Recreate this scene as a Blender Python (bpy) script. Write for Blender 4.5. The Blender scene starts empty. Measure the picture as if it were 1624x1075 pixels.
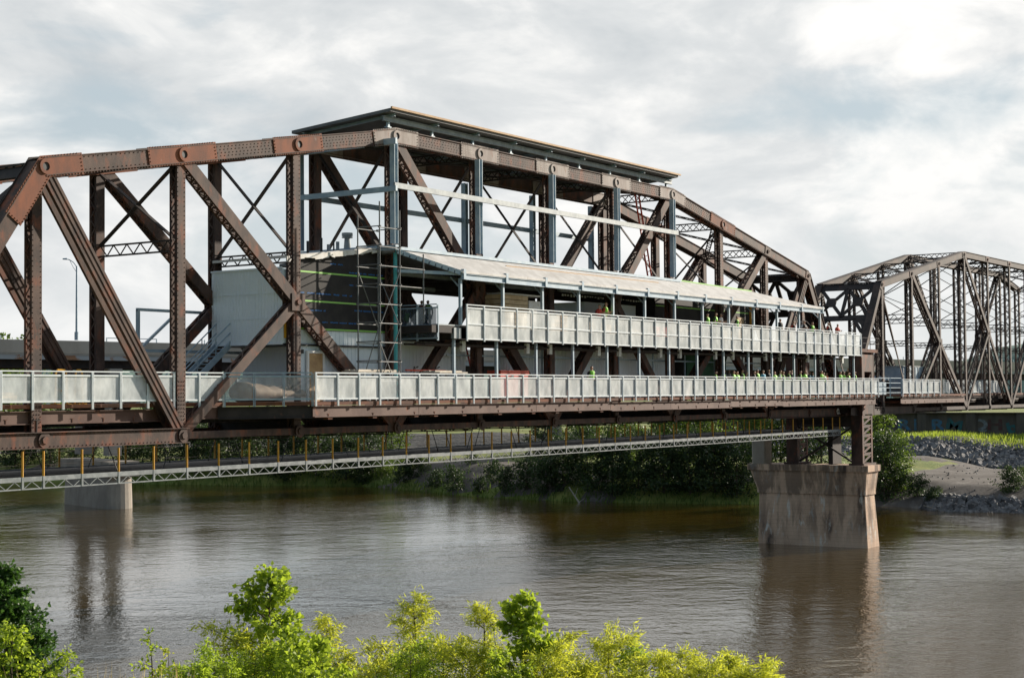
import bpy, bmesh, math, random
import numpy as np
from mathutils import Vector, Matrix
R = math.radians
V = Vector
random.seed(7)
rng = np.random.default_rng(7)
sc = bpy.context.scene
col = sc.collection

# ------------------------------------------------------------------ camera, sky, sun, exposure
CAM = V((-40.381, -48.820, 1.613)); YAW, PITCH, ROLL, FPX = R(56.0668), R(2.004), R(-0.458), 2510.85
fwd = V((math.sin(YAW)*math.cos(PITCH), math.cos(YAW)*math.cos(PITCH), math.sin(PITCH)))
rgt0 = V((math.cos(YAW), -math.sin(YAW), 0)); up0 = rgt0.cross(fwd)
rgt = rgt0*math.cos(ROLL)+up0*math.sin(ROLL); upv = -rgt0*math.sin(ROLL)+up0*math.cos(ROLL)
cd = bpy.data.cameras.new('camera'); cam = bpy.data.objects.new('camera', cd); col.objects.link(cam)
cam.matrix_world = Matrix(((rgt.x, upv.x, -fwd.x, CAM.x), (rgt.y, upv.y, -fwd.y, CAM.y), (rgt.z, upv.z, -fwd.z, CAM.z), (0, 0, 0, 1)))
cd.sensor_width = 36; cd.lens = FPX/1624*36; cd.clip_start = 0.5; cd.clip_end = 12000
sc.camera = cam
SUN_AZ, SUN_EL = R(110), R(19)          # azimuth clockwise from +Y
sd = V((math.sin(SUN_AZ)*math.cos(SUN_EL), math.cos(SUN_AZ)*math.cos(SUN_EL), math.sin(SUN_EL)))
sl = bpy.data.lights.new('sun', 'SUN'); sl.energy = 5.0; sl.angle = R(0.6); sl.color = (1.0, 0.90, 0.76)
so = bpy.data.objects.new('sun', sl); col.objects.link(so); so.rotation_euler = sd.to_track_quat('Z', 'Y').to_euler()
w = bpy.data.worlds.new('World'); sc.world = w; w.use_nodes = True
nt = w.node_tree; nt.nodes.clear()
def N(t, kind, **kw):
    n = t.nodes.new(kind)
    for k, v in kw.items(): setattr(n, k, v)
    return n
out = N(nt, 'ShaderNodeOutputWorld'); bg = N(nt, 'ShaderNodeBackground'); bg.inputs[1].default_value = 0.1
sky = N(nt, 'ShaderNodeTexSky', sky_type='NISHITA', sun_disc=False, sun_elevation=SUN_EL, sun_rotation=SUN_AZ)
tc = N(nt, 'ShaderNodeTexCoord'); sep = N(nt, 'ShaderNodeSeparateXYZ'); nt.links.new(tc.outputs['Generated'], sep.inputs[0])
def math_(t, op, a, b=None, clamp=False):
    m = N(t, 'ShaderNodeMath', operation=op, use_clamp=clamp)
    for i, x in enumerate((a, b)):
        if x is None: continue
        if isinstance(x, (int, float)): m.inputs[i].default_value = x
        else: t.links.new(x, m.inputs[i])
    return m.outputs[0]
def noise(t, vec, scale, detail=6, rough=0.55, dist=0.0, dims='3D'):
    n = N(t, 'ShaderNodeTexNoise', noise_dimensions=dims); n.inputs['Scale'].default_value = scale; n.inputs['Detail'].default_value = detail
    n.inputs['Roughness'].default_value = rough; n.inputs['Distortion'].default_value = dist
    if vec is not None: t.links.new(vec, n.inputs['Vector'])
    return n
def ramp(t, fac, stops):
    r = N(t, 'ShaderNodeValToRGB'); e = r.color_ramp.elements
    while len(e) < len(stops): e.new(0.5)
    for i, (p, c) in enumerate(stops):
        e[i].position = p; e[i].color = (*c, 1) if not isinstance(c, (int, float)) else (c, c, c, 1)
    if fac is not None: t.links.new(fac, r.inputs[0])
    return r.outputs[0]
def mixc(t, fac, a, b, mode='MIX'):
    m = N(t, 'ShaderNodeMix', data_type='RGBA', blend_type=mode)
    if isinstance(fac, (int, float)): m.inputs[0].default_value = fac
    else: t.links.new(fac, m.inputs[0])
    for i, x in ((6, a), (7, b)):
        if isinstance(x, tuple): m.inputs[i].default_value = (*x, 1)
        else: t.links.new(x, m.inputs[i])
    return m.outputs[2]
mp = N(nt, 'ShaderNodeMapping'); nt.links.new(tc.outputs['Generated'], mp.inputs[0]); mp.inputs['Location'].default_value = (1.55, 0.2, 0.42); mp.inputs['Scale'].default_value = (1.0, 1.0, 2.3)
n1 = noise(nt, mp.outputs[0], 3.6, 10, 0.52, 0.5); n2 = noise(nt, mp.outputs[0], 9.0, 9, 0.56, 0.3); n3 = noise(nt, mp.outputs[0], 2.1, 4, 0.5)
cover = ramp(nt, math_(nt, 'ADD', math_(nt, 'MULTIPLY', n1.outputs[0], 0.8), math_(nt, 'MULTIPLY', n2.outputs[0], 0.2)), [(0.40, 0.0), (0.49, 1.0)])
shade = ramp(nt, math_(nt, 'ADD', math_(nt, 'MULTIPLY', n2.outputs[0], 0.55), math_(nt, 'MULTIPLY', n3.outputs[0], 0.45)), [(0.36, (4.1, 4.4, 4.6)), (0.48, (5.5, 5.65, 5.7)), (0.57, (7.5, 7.4, 7.2))])
hz = ramp(nt, math_(nt, 'MAXIMUM', sep.outputs[2], 0.0), [(0.0, 1.0), (0.16, 0.0)])
blue = mixc(nt, 0.85, sky.outputs[0], (3.9, 4.45, 4.75))
c1 = mixc(nt, cover, blue, shade)
c2 = mixc(nt, math_(nt, 'MULTIPLY', hz, 0.7), c1, (5.95, 6.1, 6.15))
vd_ = N(nt, 'ShaderNodeVectorMath', operation='DOT_PRODUCT'); nt.links.new(tc.outputs['Generated'], vd_.inputs[0]); vd_.inputs[1].default_value = (math.sin(R(72)), math.cos(R(72)), -0.06)
dim = ramp(nt, math_(nt, 'ADD', math_(nt, 'MULTIPLY', vd_.outputs['Value'], 0.5), 0.5), [(0.0, (0.30, 0.40, 0.52)), (0.5, (0.42, 0.50, 0.58)), (0.80, (1.0, 1.0, 1.0))])     # unseen sky behind the camera dimmed and tinted blue to deepen the shade
c2 = mixc(nt, 1.0, c2, dim, 'MULTIPLY')
nt.links.new(c2, bg.inputs[0]); nt.links.new(bg.outputs[0], out.inputs[0])
sc.view_settings.view_transform = 'Standard'; sc.view_settings.look = 'None'; sc.view_settings.exposure = 0.48; sc.view_settings.gamma = 1
sc.cycles.max_bounces = 6; sc.cycles.transparent_max_bounces = 16

# ------------------------------------------------------------------ helpers
def at(u, v, D):                          # point D metres ahead of the camera seen at photo pixel u, v
    return CAM + (fwd + rgt*((u-812)/FPX) - upv*((v-537.5)/FPX))*D
def on_y(u, v, y):
    d = fwd + rgt*((u-812)/FPX) - upv*((v-537.5)/FPX); return CAM + d*((y-CAM.y)/d.y)

class MB:
    def __init__(s): s.v = []; s.f = []; s.m = []
    def add(s, vs, fs, m=0):
        o = len(s.v); s.v += [tuple(x) for x in vs]; s.f += [tuple(i+o for i in f) for f in fs]; s.m += [m]*len(fs); return s
    def box(s, x0, x1, y0, y1, z0, z1, m=0):
        return s.add([(x, y, z) for z in (z0, z1) for y in (y0, y1) for x in (x0, x1)],
                     [(0, 2, 3, 1), (4, 5, 7, 6), (0, 1, 5, 4), (2, 6, 7, 3), (0, 4, 6, 2), (1, 3, 7, 5)], m)
    def beam(s, a, b, wd, h, up=(0, 0, 1), m=0):
        a, b = V(a), V(b); d = (b-a).normalized(); up = V(up)
        sd_ = d.cross(up)
        if sd_.length < 1e-4: sd_ = d.cross(V((0, 1, 0)))
        sd_.normalize(); u = sd_.cross(d)
        vs = [p+sd_*(i*wd/2)+u*(j*h/2) for p in (a, b) for i, j in ((-1, -1), (1, -1), (1, 1), (-1, 1))]
        return s.add(vs, [(0, 1, 2, 3), (7, 6, 5, 4), (0, 4, 5, 1), (1, 5, 6, 2), (2, 6, 7, 3), (3, 7, 4, 0)], m)
    def ibeam(s, a, b, wd, h, t=0.03, m=0):
        a, b = V(a), V(b); z = V((0, 0, h/2-t/2))
        s.beam(a, b, t, h-2*t, m=m); s.beam(a+z, b+z, wd, t, m=m); return s.beam(a-z, b-z, wd, t, m=m)
    def tube(s, a, b, r, n=8, r2=None, m=0):
        a, b = V(a), V(b); d = (b-a).normalized(); x = d.orthogonal().normalized(); y = d.cross(x); r2 = r if r2 is None else r2
        vs = [a+(x*math.cos(2*math.pi*i/n)+y*math.sin(2*math.pi*i/n))*r for i in range(n)]+[b+(x*math.cos(2*math.pi*i/n)+y*math.sin(2*math.pi*i/n))*r2 for i in range(n)]
        return s.add(vs, [(i, (i+1) % n, n+(i+1) % n, n+i) for i in range(n)]+[tuple(range(n-1, -1, -1)), tuple(range(n, 2*n))], m)
    def path(s, pts, r, n=6, m=0):
        for i in range(len(pts)-1): s.tube(pts[i], pts[i+1], r, n, m=m)
        return s
    def prism(s, poly, off, m=0):         # poly: list of 3d points, off: extrusion vector
        n = len(poly); off = V(off); vs = [V(p) for p in poly]; vs += [p+off for p in vs]
        return s.add(vs, [tuple(range(n-1, -1, -1)), tuple(range(n, 2*n))]+[(i, (i+1) % n, n+(i+1) % n, n+i) for i in range(n)], m)
    def ring(s, c, ax, ro, ri, t, n=16, m=0):
        c, ax = V(c), V(ax).normalized(); x = ax.orthogonal().normalized(); y = ax.cross(x); vs = []
        for r, o in ((ro, 0), (ro, t), (ri, t), (ri, 0)):
            vs += [c+ax*o+(x*math.cos(2*math.pi*i/n)+y*math.sin(2*math.pi*i/n))*r for i in range(n)]
        fs = []
        for k in range(4):
            for i in range(n): fs.append((k*n+i, k*n+(i+1) % n, ((k+1) % 4)*n+(i+1) % n, ((k+1) % 4)*n+i))
        return s.add(vs, fs, m)
    def rivet(s, p, nrm=(0, -1, 0), r=0.032, m=0):
        p, nn = V(p), V(nrm); return s.tube(p, p+nn*r*0.8, r, 6, r*0.55, m)
    def lacing(s, a, b, side, pitch, wd=0.06, t=0.015, nrm=None, dbl=False, m=0):
        # flat zigzag bars between line a-b and the same line moved by vector side
        a, b, side = V(a), V(b), V(side); L = (b-a).length; n = max(2, int(round(L/pitch))); nrm = nrm or (b-a).cross(side)
        for i in range(n):
            p, q = a.lerp(b, i/n), a.lerp(b, (i+1)/n)
            if i % 2: p2, q2 = p+side, q
            else: p2, q2 = p, q+side
            s.beam(p2, q2, wd, t, up=nrm, m=m)
            if dbl:
                o = V(nrm).normalized()*t*1.2
                p2, q2 = (p, q+side) if i % 2 else (p+side, q)
                s.beam(p2+o, q2+o, wd, t, up=nrm, m=m)
        return s
    def laced(s, a, b, d, bw, t=0.05, dbl=False, pitch=None, fl=0.1, ydir=(0, 1, 0)):
        # two webs (depth d in the truss plane) bw apart along Y, flanged, laced on both open sides; a, b on the centre line
        a, b, y = V(a), V(b), V(ydir); dr = (b-a).normalized(); u = dr.cross(y).normalized()
        for k in (-1, 1):
            o = y*(k*(bw/2-t/2)); s.beam(a+o, b+o, d, t, up=y)
            for j in (-1, 1):
                oo = y*(k*(bw/2-t-fl/2))+u*(j*(d/2-t/2-0.004)); s.beam(a+oo, b+oo, t, fl, up=y)
        for j in (-1, 1):
            o = u*(j*(d/2+0.004))
            s.lacing(a+o-y*(bw/2-t-0.02), b+o-y*(bw/2-t-0.02), y*(bw-2*t-0.04), pitch or bw*0.75, nrm=u, dbl=dbl)
        return s
    def flatlat(s, a, b, depth, dirv, pitch=0.45, wd=0.1, t=0.08, dbl=False):
        # open strut: two angles depth apart along dirv with zigzag between
        a, b, dv = V(a), V(b), V(dirv).normalized()*depth
        s.beam(a-dv/2, b-dv/2, wd, t); s.beam(a+dv/2, b+dv/2, wd, t)
        return s.lacing(a-dv/2, b-dv/2, dv, pitch, 0.05, 0.03, dbl=dbl)
    def build(s, name, mats, parent=None, smooth=False):
        me = bpy.data.meshes.new(name); o0 = V(parent['_o']) if parent else V((0, 0, 0))
        me.from_pydata([(x-o0.x, y-o0.y, z-o0.z) for x, y, z in s.v], [], s.f)
        for m in (mats if isinstance(mats, list) else [mats]): me.materials.append(m)
        if isinstance(mats, list): me.polygons.foreach_set('material_index', s.m)
        bm = bmesh.new(); bm.from_mesh(me); bmesh.ops.recalc_face_normals(bm, faces=bm.faces); bm.to_mesh(me); bm.free()
        if smooth: me.polygons.foreach_set('use_smooth', [True]*len(me.polygons))
        o = bpy.data.objects.new(name, me); col.objects.link(o)
        o['_o'] = tuple(o0)
        if parent: o.parent = parent
        return o
def thing(name, label, cat, loc=(0, 0, 0), group=None):
    o = bpy.data.objects.new(name, None); col.objects.link(o); o.location = loc; o['_o'] = tuple(loc); o.empty_display_size = 0.1
    return tag(o, label, cat, group)
def tag(o, label, cat, group=None):
    o['label'] = label; o['category'] = cat
    if group: o['group'] = group
    return o
def struct(o): o['kind'] = 'structure'; return o
def copy_tree(o, parent=None):
    c = o.copy(); col.objects.link(c)
    if parent: c.parent = parent
    for ch in list(o.children): copy_tree(ch, c)
    return c

# ------------------------------------------------------------------ materials
def mat(name, a, b=None, scale=1.0, rough=0.8, lo=0.42, hi=0.6, metal=0.0, bump=0.0, bscale=20, stretch=None, c=None, cscale=6, clo=0.58, chi=0.66, detail=6, spec=0.5):
    m = bpy.data.materials.new(name); m.use_nodes = True; t = m.node_tree; p = t.nodes['Principled BSDF']
    p.inputs['Roughness'].default_value = rough; p.inputs['Metallic'].default_value = metal; p.inputs['Specular IOR Level'].default_value = spec
    g = N(t, 'ShaderNodeNewGeometry'); vec = g.outputs['Position']
    if stretch:
        q = N(t, 'ShaderNodeMapping'); q.inputs['Scale'].default_value = stretch; t.links.new(vec, q.inputs[0]); vec = q.outputs[0]
    cc = None
    if b is not None:
        cc = mixc(t, ramp(t, noise(t, vec, scale, detail, 0.62).outputs[0], [(lo, 0.0), (hi, 1.0)]), a, b)
        if c is not None: cc = mixc(t, ramp(t, noise(t, vec, cscale, 6, 0.65).outputs[0], [(clo, 0.0), (chi, 1.0)]), cc, c)
        t.links.new(cc, p.inputs['Base Color'])
    else: p.inputs['Base Color'].default_value = (*a, 1)
    if bump:
        bp = N(t, 'ShaderNodeBump'); bp.inputs['Strength'].default_value = 1; bp.inputs['Distance'].default_value = bump
        t.links.new(noise(t, vec, bscale, 5, 0.6).outputs[0], bp.inputs['Height']); t.links.new(bp.outputs[0], p.inputs['Normal'])
    return m
M = {}
M['steel'] = mat('weathered_steel', (0.034, 0.017, 0.013), (0.115, 0.064, 0.047), 1.1, 0.72, 0.40, 0.66, c=(0.20, 0.055, 0.022), cscale=1.7, clo=0.52, chi=0.68, bump=0.004, bscale=14, stretch=(1, 1, 0.55))
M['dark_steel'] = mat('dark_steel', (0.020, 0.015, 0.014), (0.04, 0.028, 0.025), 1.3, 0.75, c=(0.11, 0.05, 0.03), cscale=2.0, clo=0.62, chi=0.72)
M['rust_plate'] = mat('rusty_plate', (0.25, 0.082, 0.04), (0.15, 0.06, 0.038), 1.4, 0.8, 0.4, 0.62, c=(0.27, 0.2, 0.17), cscale=3.2, clo=0.62, chi=0.72, bump=0.003, stretch=(1, 1, 0.4))
M['grey_plate'] = mat('grey_plate', (0.33, 0.28, 0.255), (0.22, 0.17, 0.15), 1.6, 0.7, 0.4, 0.6, c=(0.2, 0.09, 0.055), cscale=2.8, clo=0.6, chi=0.7, bump=0.003, stretch=(1, 1, 0.4))
M['rust'] = mat('rust_edge', (0.20, 0.07, 0.035), (0.10, 0.05, 0.035), 1.2, 0.85, 0.4, 0.6)
M['fascia'] = mat('fascia_steel', (0.15, 0.085, 0.065), (0.09, 0.04, 0.028), 0.5, 0.7, 0.42, 0.58, c=(0.22, 0.08, 0.04), cscale=1.5, clo=0.6, chi=0.68)
M['galv'] = mat('galvanised_steel', (0.24, 0.27, 0.29), (0.34, 0.37, 0.38), 2.5, 0.55, metal=0.1)
M['galv_blue'] = mat('galvanised_post', (0.28, 0.37, 0.45), (0.38, 0.46, 0.52), 2.5, 0.5, metal=0.1)
M['rail'] = mat('galvanised_rail', (0.60, 0.65, 0.68), (0.68, 0.72, 0.74), 4, 0.55)
M['siding'] = mat('pale_siding', (0.76, 0.83, 0.88), (0.80, 0.86, 0.90), 1.0, 0.55)
M['sheath'] = mat('dark_sheathing', (0.022, 0.020, 0.021), (0.036, 0.032, 0.03), 1.2, 0.7, spec=0.3)
M['tape'] = mat('green_tape', (0.30, 0.62, 0.12), rough=0.5)
M['print'] = mat('blue_print', (0.01, 0.14, 0.42), rough=0.6)
M['membrane'] = mat('roof_membrane', (0.52, 0.50, 0.48), (0.63, 0.61, 0.59), 1.5, 0.6, c=(0.42, 0.38, 0.35), cscale=0.8, clo=0.6, chi=0.75)
M['ply'] = mat('plywood', (0.52, 0.33, 0.16), (0.42, 0.25, 0.12), 3, 0.7)
M['roofdark'] = mat('dark_roof_deck', (0.10, 0.10, 0.105), (0.14, 0.14, 0.145), 1, 0.6)
M['conc'] = mat('concrete', (0.36, 0.32, 0.27), (0.27, 0.235, 0.20), 0.6, 0.9, c=(0.17, 0.15, 0.13), cscale=1.2, clo=0.6, chi=0.75, stretch=(1, 1, 0.4), bump=0.01, bscale=8)
M['wood'] = mat('sawn_wood', (0.60, 0.45, 0.28), (0.48, 0.33, 0.18), 2.5, 0.7)
M['paleplank'] = mat('pale_planks', (0.62, 0.56, 0.47), (0.5, 0.43, 0.34), 3, 0.7)
M['wrap'] = mat('white_wrap', (0.72, 0.70, 0.68), (0.6, 0.56, 0.5), 3, 0.45)
M['tarp'] = mat('dusty_tarp', (0.36, 0.27, 0.20), (0.26, 0.2, 0.16), 2, 0.75, bump=0.03, bscale=4)
M['red'] = mat('red_paint', (0.55, 0.04, 0.025), (0.48, 0.05, 0.03), 3, 0.5)
M['redorange'] = mat('orange_red_paint', (0.60, 0.07, 0.03), rough=0.5)
M['yellow'] = mat('yellow_paint', (0.66, 0.33, 0.02), (0.56, 0.26, 0.02), 5, 0.5)
M['blue'] = mat('blue_paint', (0.03, 0.12, 0.5), rough=0.5)
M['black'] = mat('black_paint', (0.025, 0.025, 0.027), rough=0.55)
M['glass'] = mat('window_glass', (0.05, 0.06, 0.07), rough=0.08)
M['white'] = mat('white_paint', (0.78, 0.78, 0.76), rough=0.5)
M['alu'] = mat('aluminium', (0.18, 0.20, 0.21), (0.28, 0.30, 0.31), 3, 0.5)
M['greenwall'] = mat('green_board', (0.03, 0.16, 0.07), (0.02, 0.1, 0.05), 1, 0.6)
M['bark'] = mat('bark', (0.10, 0.075, 0.05), (0.06, 0.045, 0.03), 6, 0.9)
M['sheetpile'] = mat('sheet_pile', (0.075, 0.062, 0.055), (0.115, 0.095, 0.08), 0.8, 0.85, stretch=(1, 1, 0.2))
M['rock'] = mat('grey_rock', (0.22, 0.215, 0.22), (0.10, 0.095, 0.095), 0.9, 0.9, 0.4, 0.62, c=(0.32, 0.3, 0.27), cscale=1.3, clo=0.6, chi=0.7)
def pane_mat(name, c, fac, tr=0.35):
    m = bpy.data.materials.new(name); m.use_nodes = True; t = m.node_tree; t.nodes.clear()
    o = N(t, 'ShaderNodeOutputMaterial'); mx = N(t, 'ShaderNodeMixShader'); mx2 = N(t, 'ShaderNodeMixShader'); d = N(t, 'ShaderNodeBsdfPrincipled'); d.inputs['Metallic'].default_value = 0.22; d.inputs['Roughness'].default_value = 0.55; tl = N(t, 'ShaderNodeBsdfTranslucent'); tp = N(t, 'ShaderNodeBsdfTransparent')
    g = N(t, 'ShaderNodeNewGeometry'); q = N(t, 'ShaderNodeMapping'); q.inputs['Scale'].default_value = (1, 1, 0.45); t.links.new(g.outputs['Position'], q.inputs[0])
    cc = mixc(t, ramp(t, noise(t, q.outputs[0], 1.5, 8, 0.68).outputs[0], [(0.36, 0.0), (0.64, 1.0)]), tuple(x*0.66 for x in c), tuple(min(1, x*1.15) for x in c))
    for x in (d, tl): t.links.new(cc, x.inputs[0])
    mx2.inputs[0].default_value = tr; t.links.new(d.outputs[0], mx2.inputs[1]); t.links.new(tl.outputs[0], mx2.inputs[2])
    mx.inputs[0].default_value = fac; t.links.new(tp.outputs[0], mx.inputs[1]); t.links.new(mx2.outputs[0], mx.inputs[2]); t.links.new(mx.outputs[0], o.inputs[0]); return m
M['mesh'] = pane_mat('perforated_mesh', (0.84, 0.91, 0.93), 0.50, 0.3)
M['mesh_shade'] = pane_mat('shaded_end_mesh', (0.10, 0.13, 0.16), 0.55, 0.3)  # darker copy of the mesh, blue shade of the end railing in its colour
def leaf_mat(name, a, b, tr=0.45):
    m = bpy.data.materials.new(name); m.use_nodes = True; t = m.node_tree; t.nodes.clear()
    o = N(t, 'ShaderNodeOutputMaterial'); mx = N(t, 'ShaderNodeMixShader'); p = N(t, 'ShaderNodeBsdfPrincipled'); tl = N(t, 'ShaderNodeBsdfTranslucent'); g = N(t, 'ShaderNodeNewGeometry')
    p.inputs['Roughness'].default_value = 0.5; p.inputs['Specular IOR Level'].default_value = 0.35
    cc = mixc(t, g.outputs['Random Per Island'], a, b); t.links.new(cc, p.inputs['Base Color'])
    t.links.new(mixc(t, 0.6, cc, tuple(min(1, x*2.2) for x in b)), tl.inputs[0])
    mx.inputs[0].default_value = tr; t.links.new(p.outputs[0], mx.inputs[1]); t.links.new(tl.outputs[0], mx.inputs[2]); t.links.new(mx.outputs[0], o.inputs[0]); return m
M['leaf_dark'] = leaf_mat('dark_leaf', (0.022, 0.055, 0.010), (0.06, 0.13, 0.018), 0.35)
M['leaf_mid'] = leaf_mat('mid_leaf', (0.05, 0.11, 0.012), (0.30, 0.38, 0.03), 0.5)
M['leaf_willow'] = leaf_mat('willow_leaf', (0.13, 0.20, 0.012), (0.50, 0.55, 0.045), 0.55)
M['leaf_willow2'] = leaf_mat('willow_leaf_green', (0.07, 0.14, 0.012), (0.34, 0.44, 0.035), 0.5)
M['leaf_willow3'] = leaf_mat('willow_leaf_gold', (0.13, 0.20, 0.012), (0.46, 0.52, 0.04), 0.5)
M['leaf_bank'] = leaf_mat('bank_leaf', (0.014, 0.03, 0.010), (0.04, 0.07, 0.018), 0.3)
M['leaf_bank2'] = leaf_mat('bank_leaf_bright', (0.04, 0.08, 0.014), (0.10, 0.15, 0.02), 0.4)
M['far_grass'] = leaf_mat('far_grass', (0.10, 0.17, 0.016), (0.29, 0.35, 0.045), 0.45)
M['straw'] = leaf_mat('straw', (0.40, 0.27, 0.10), (0.5, 0.36, 0.15), 0.4)
M['grass'] = leaf_mat('grass_blade', (0.14, 0.23, 0.02), (0.30, 0.38, 0.03), 0.5)

# ------------------------------------------------------------------ bridge trusses
M['second_steel'] = mat('dark_lattice_steel', (0.028, 0.018, 0.015), (0.085, 0.054, 0.044), 1.0, 0.72, 0.4, 0.62, c=(0.12, 0.045, 0.025), cscale=2, clo=0.58, chi=0.7)
STEEL, DARK = M['steel'], M['dark_steel']
CHALK = mat('chalk', (0.5, 0.46, 0.42), (0.36, 0.3, 0.27), 6, 0.9)
def truss_span(root, X0, p, hh, ht, Y0, W, cw, lo, hi, slender=False, detail=True, z0=0.0):
    # X0 = hip of the first end post, cw = chord width (Y). Y0 = outer face of the near truss, W = centre distance of the trusses
    def zt(n): return z0+hh+(ht-hh)*max(0, min(1, min(n, 10-n)/3))
    def U(n, y): return V((X0+p*n, y, zt(n)))
    def Lo(n, y): return V((X0+p*n, y, z0))
    ch = 0.5 if slender else 0.64
    vd, vb = (0.36, 0.62) if slender else (0.48, 0.46)
    for side in (0, 1):
        yc = Y0+cw/2+W*side; yf = yc-cw/2; near = side == 0
        st = M['second_steel'] if slender else STEEL
        # top chord
        m = MB()
        for n in range(max(0, lo), min(10, hi)):
            a, b = U(n, yc), U(n+1, yc); u = (b-a).cross(V((0, 1, 0))).normalized(); u = u if u.z > 0 else -u
            for k in (-1, 1): m.beam(a+V((0, k*(cw/2-0.03), 0)), b+V((0, k*(cw/2-0.03), 0)), 0.06, ch, up=u)
            m.beam(a+u*(ch/2+0.02), b+u*(ch/2+0.02), cw+0.12, 0.04, up=u)
            for k in (-1, 1): m.beam(a-u*(ch/2+0.015)+V((0, k*(cw/2-0.04), 0)), b-u*(ch/2+0.015)+V((0, k*(cw/2-0.04), 0)), 0.22, 0.03, up=u)
            s_ = a-u*(ch/2+0.05)-V((0, cw/2-0.1, 0)); m.lacing(s_, s_+(b-a), V((0, cw-0.2, 0)), 0.5, nrm=u, dbl=True)
            if near and detail:
                L = (b-a).length; d = (b-a)/L
                for k in range(int(L/0.24)):
                    q = a+d*(k*0.24+0.12)+V((0, -cw/2, 0))
                    for j in ((-0.2, -0.07, 0.07, 0.2) if n >= 1 and n < 8 else (-0.25, 0.25)): m.rivet(q+u*j+d*(0.06 if j in (-0.07, 0.2) else 0), r=0.028)
                for k in range(int(L/0.16)):
                    q = a+d*(k*0.16)+V((0, -cw/2-0.04, 0)); m.beam(q-u*(ch/2), q-u*(ch/2+0.09), 0.03, 0.03, up=d)
        m.build('top_chord', st, root)
        # end posts
        for n, e in ((0, -1), (10, 11)):
            if not (lo-1 <= e <= hi+1): continue
            a, b = U(n, yc), Lo(e, yc); m = MB(); u = (b-a).cross(V((0, 1, 0))).normalized(); u = u if u.z > 0 else -u
            if slender: b = a.lerp(b, 0.56)
            for k in (-1, 1): m.beam(a+V((0, k*(cw/2-0.03), 0)), b+V((0, k*(cw/2-0.03), 0)), 0.06, ch, up=u)
            m.beam(a+u*(ch/2+0.02), b+u*(ch/2+0.02), cw+0.12, 0.04, up=u)
            s_ = a-u*(ch/2-0.03)-V((0, cw/2-0.1, 0)); m.lacing(s_, s_+(b-a), V((0, cw-0.2, 0)), 0.5, nrm=u, dbl=True)
            m.build('end_post', st, root)
        # gusset plates and pins
        for n in range(max(0, lo), min(10, hi)+1):
            half = {0: 2.1, 1: 2.0, 2: 1.7, 3: 1.8, 8: 1.9}.get(n, 1.75) if not slender else 0.5
            if n in (9, 10): half = 0.45
            c = U(n, yf); d1 = (U(n+1, yf)-c).normalized() if n < 10 else (Lo(11, yf)-c).normalized()
            d0 = (U(n-1, yf)-c).normalized() if n > 0 else (Lo(-1, yf)-c).normalized()
            hgt = ch/2+0.1 if half > 1 else ch/2-0.02
            n1_ = V((-d1.z, 0, d1.x)); n0 = V((d0.z, 0, -d0.x)); nm = (n1_+n0).normalized(); k = hgt/max(0.3, nm.dot(n1_))
            l0, l1 = (half*1.25, half*0.9) if n == 0 and not slender else (half, half)
            poly = [c+d0*l0+n0*hgt, c+nm*k, c+d1*l1+n1_*hgt, c+d1*l1-n1_*hgt, c-nm*k, c+d0*l0-n0*hgt]
            m = MB(); t_ = 0.035; m.prism([q-V((0, 0.005, 0)) for q in poly], (0, -t_, 0))
            if near and detail and half > 1:
                for q0, q1 in ((poly[0], poly[1]), (poly[1], poly[2]), (poly[2], poly[3]), (poly[3], poly[4]), (poly[4], poly[5]), (poly[5], poly[0])):
                    L = (q1-q0).length
                    for i in range(int(L/0.15)):
                        q = q0.lerp(q1, (i+0.5)*0.15/L); q = q+(c-q).normalized()*0.07; m.rivet(q+V((0, -t_-0.005, 0)), r=0.034)
            pm = M['rust_plate'] if n in (0, 1, 2, 8) else M['grey_plate']
            gp = m.build('gusset_plate', STEEL if slender or half < 1 else pm, root)
            if near and detail and n in (4, 5):
                m = MB()
                for r_ in range(5):
                    for k_ in range(5):
                        if random.random() < 0.75: q = c+d0*(0.55+k_*0.22)+n0*(0.26-r_*0.13); m.beam(q+V((0, -t_-0.008, 0)), q+d0*random.uniform(0.08, 0.17)+V((0, -t_-0.008, 0)), 0.006, 0.05, up=n0)
                m.build('chalk_marks', CHALK, gp)
            m = MB(); rr = 0.30 if half > 1 else 0.14
            m.ring(c+V((0, -t_-0.005, 0)), (0, -1, 0), rr, rr*0.56, 0.07); m.tube(c+V((0, -t_-0.006, 0)), c+V((0, -t_-0.03, 0)), rr*0.55, 12, m=1)
            m.build('pin_ring', [pm if half > 1 else STEEL, M['black']], gp)
            if not slender and near:
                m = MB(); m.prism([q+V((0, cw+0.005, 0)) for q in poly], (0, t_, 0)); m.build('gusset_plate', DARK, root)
        # vertical posts
        for n in range(max(0, lo), min(10, hi)+1):
            vy = yc+(0.03 if slender or n not in (0, 10) else 0.36 if near else -0.2)
            a, b = Lo(n, vy), U(n, vy); b = b-V((0, 0, ch/2)); m = MB()
            m.laced(b, a, vd, vb, pitch=0.62 if slender else 0.42, fl=0.1 if slender else 0.07)
            if slender:
                for k in range(int((b.z-a.z)/0.5)): m.beam((a.x-vd/2, vy-vb/2-0.005, a.z+0.25+k*0.5), (a.x-vd/2+0.05, vy-vb/2-0.005, a.z+0.25+k*0.5), 0.05, 0.05)
            elif near:
                for k in range(int((b.z-a.z)/0.2)):
                    for e in (-1, 1): m.rivet((a.x+e*(vd/2-0.05), vy-vb/2, a.z+0.1+k*0.2), r=0.026)
                for k in range(12):
                    for e in (-0.13, 0, 0.13): m.rivet((a.x+e, vy-vb/2, a.z+0.5+k*0.16), r=0.03)
            m.build('vertical_post', st, root)
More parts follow.
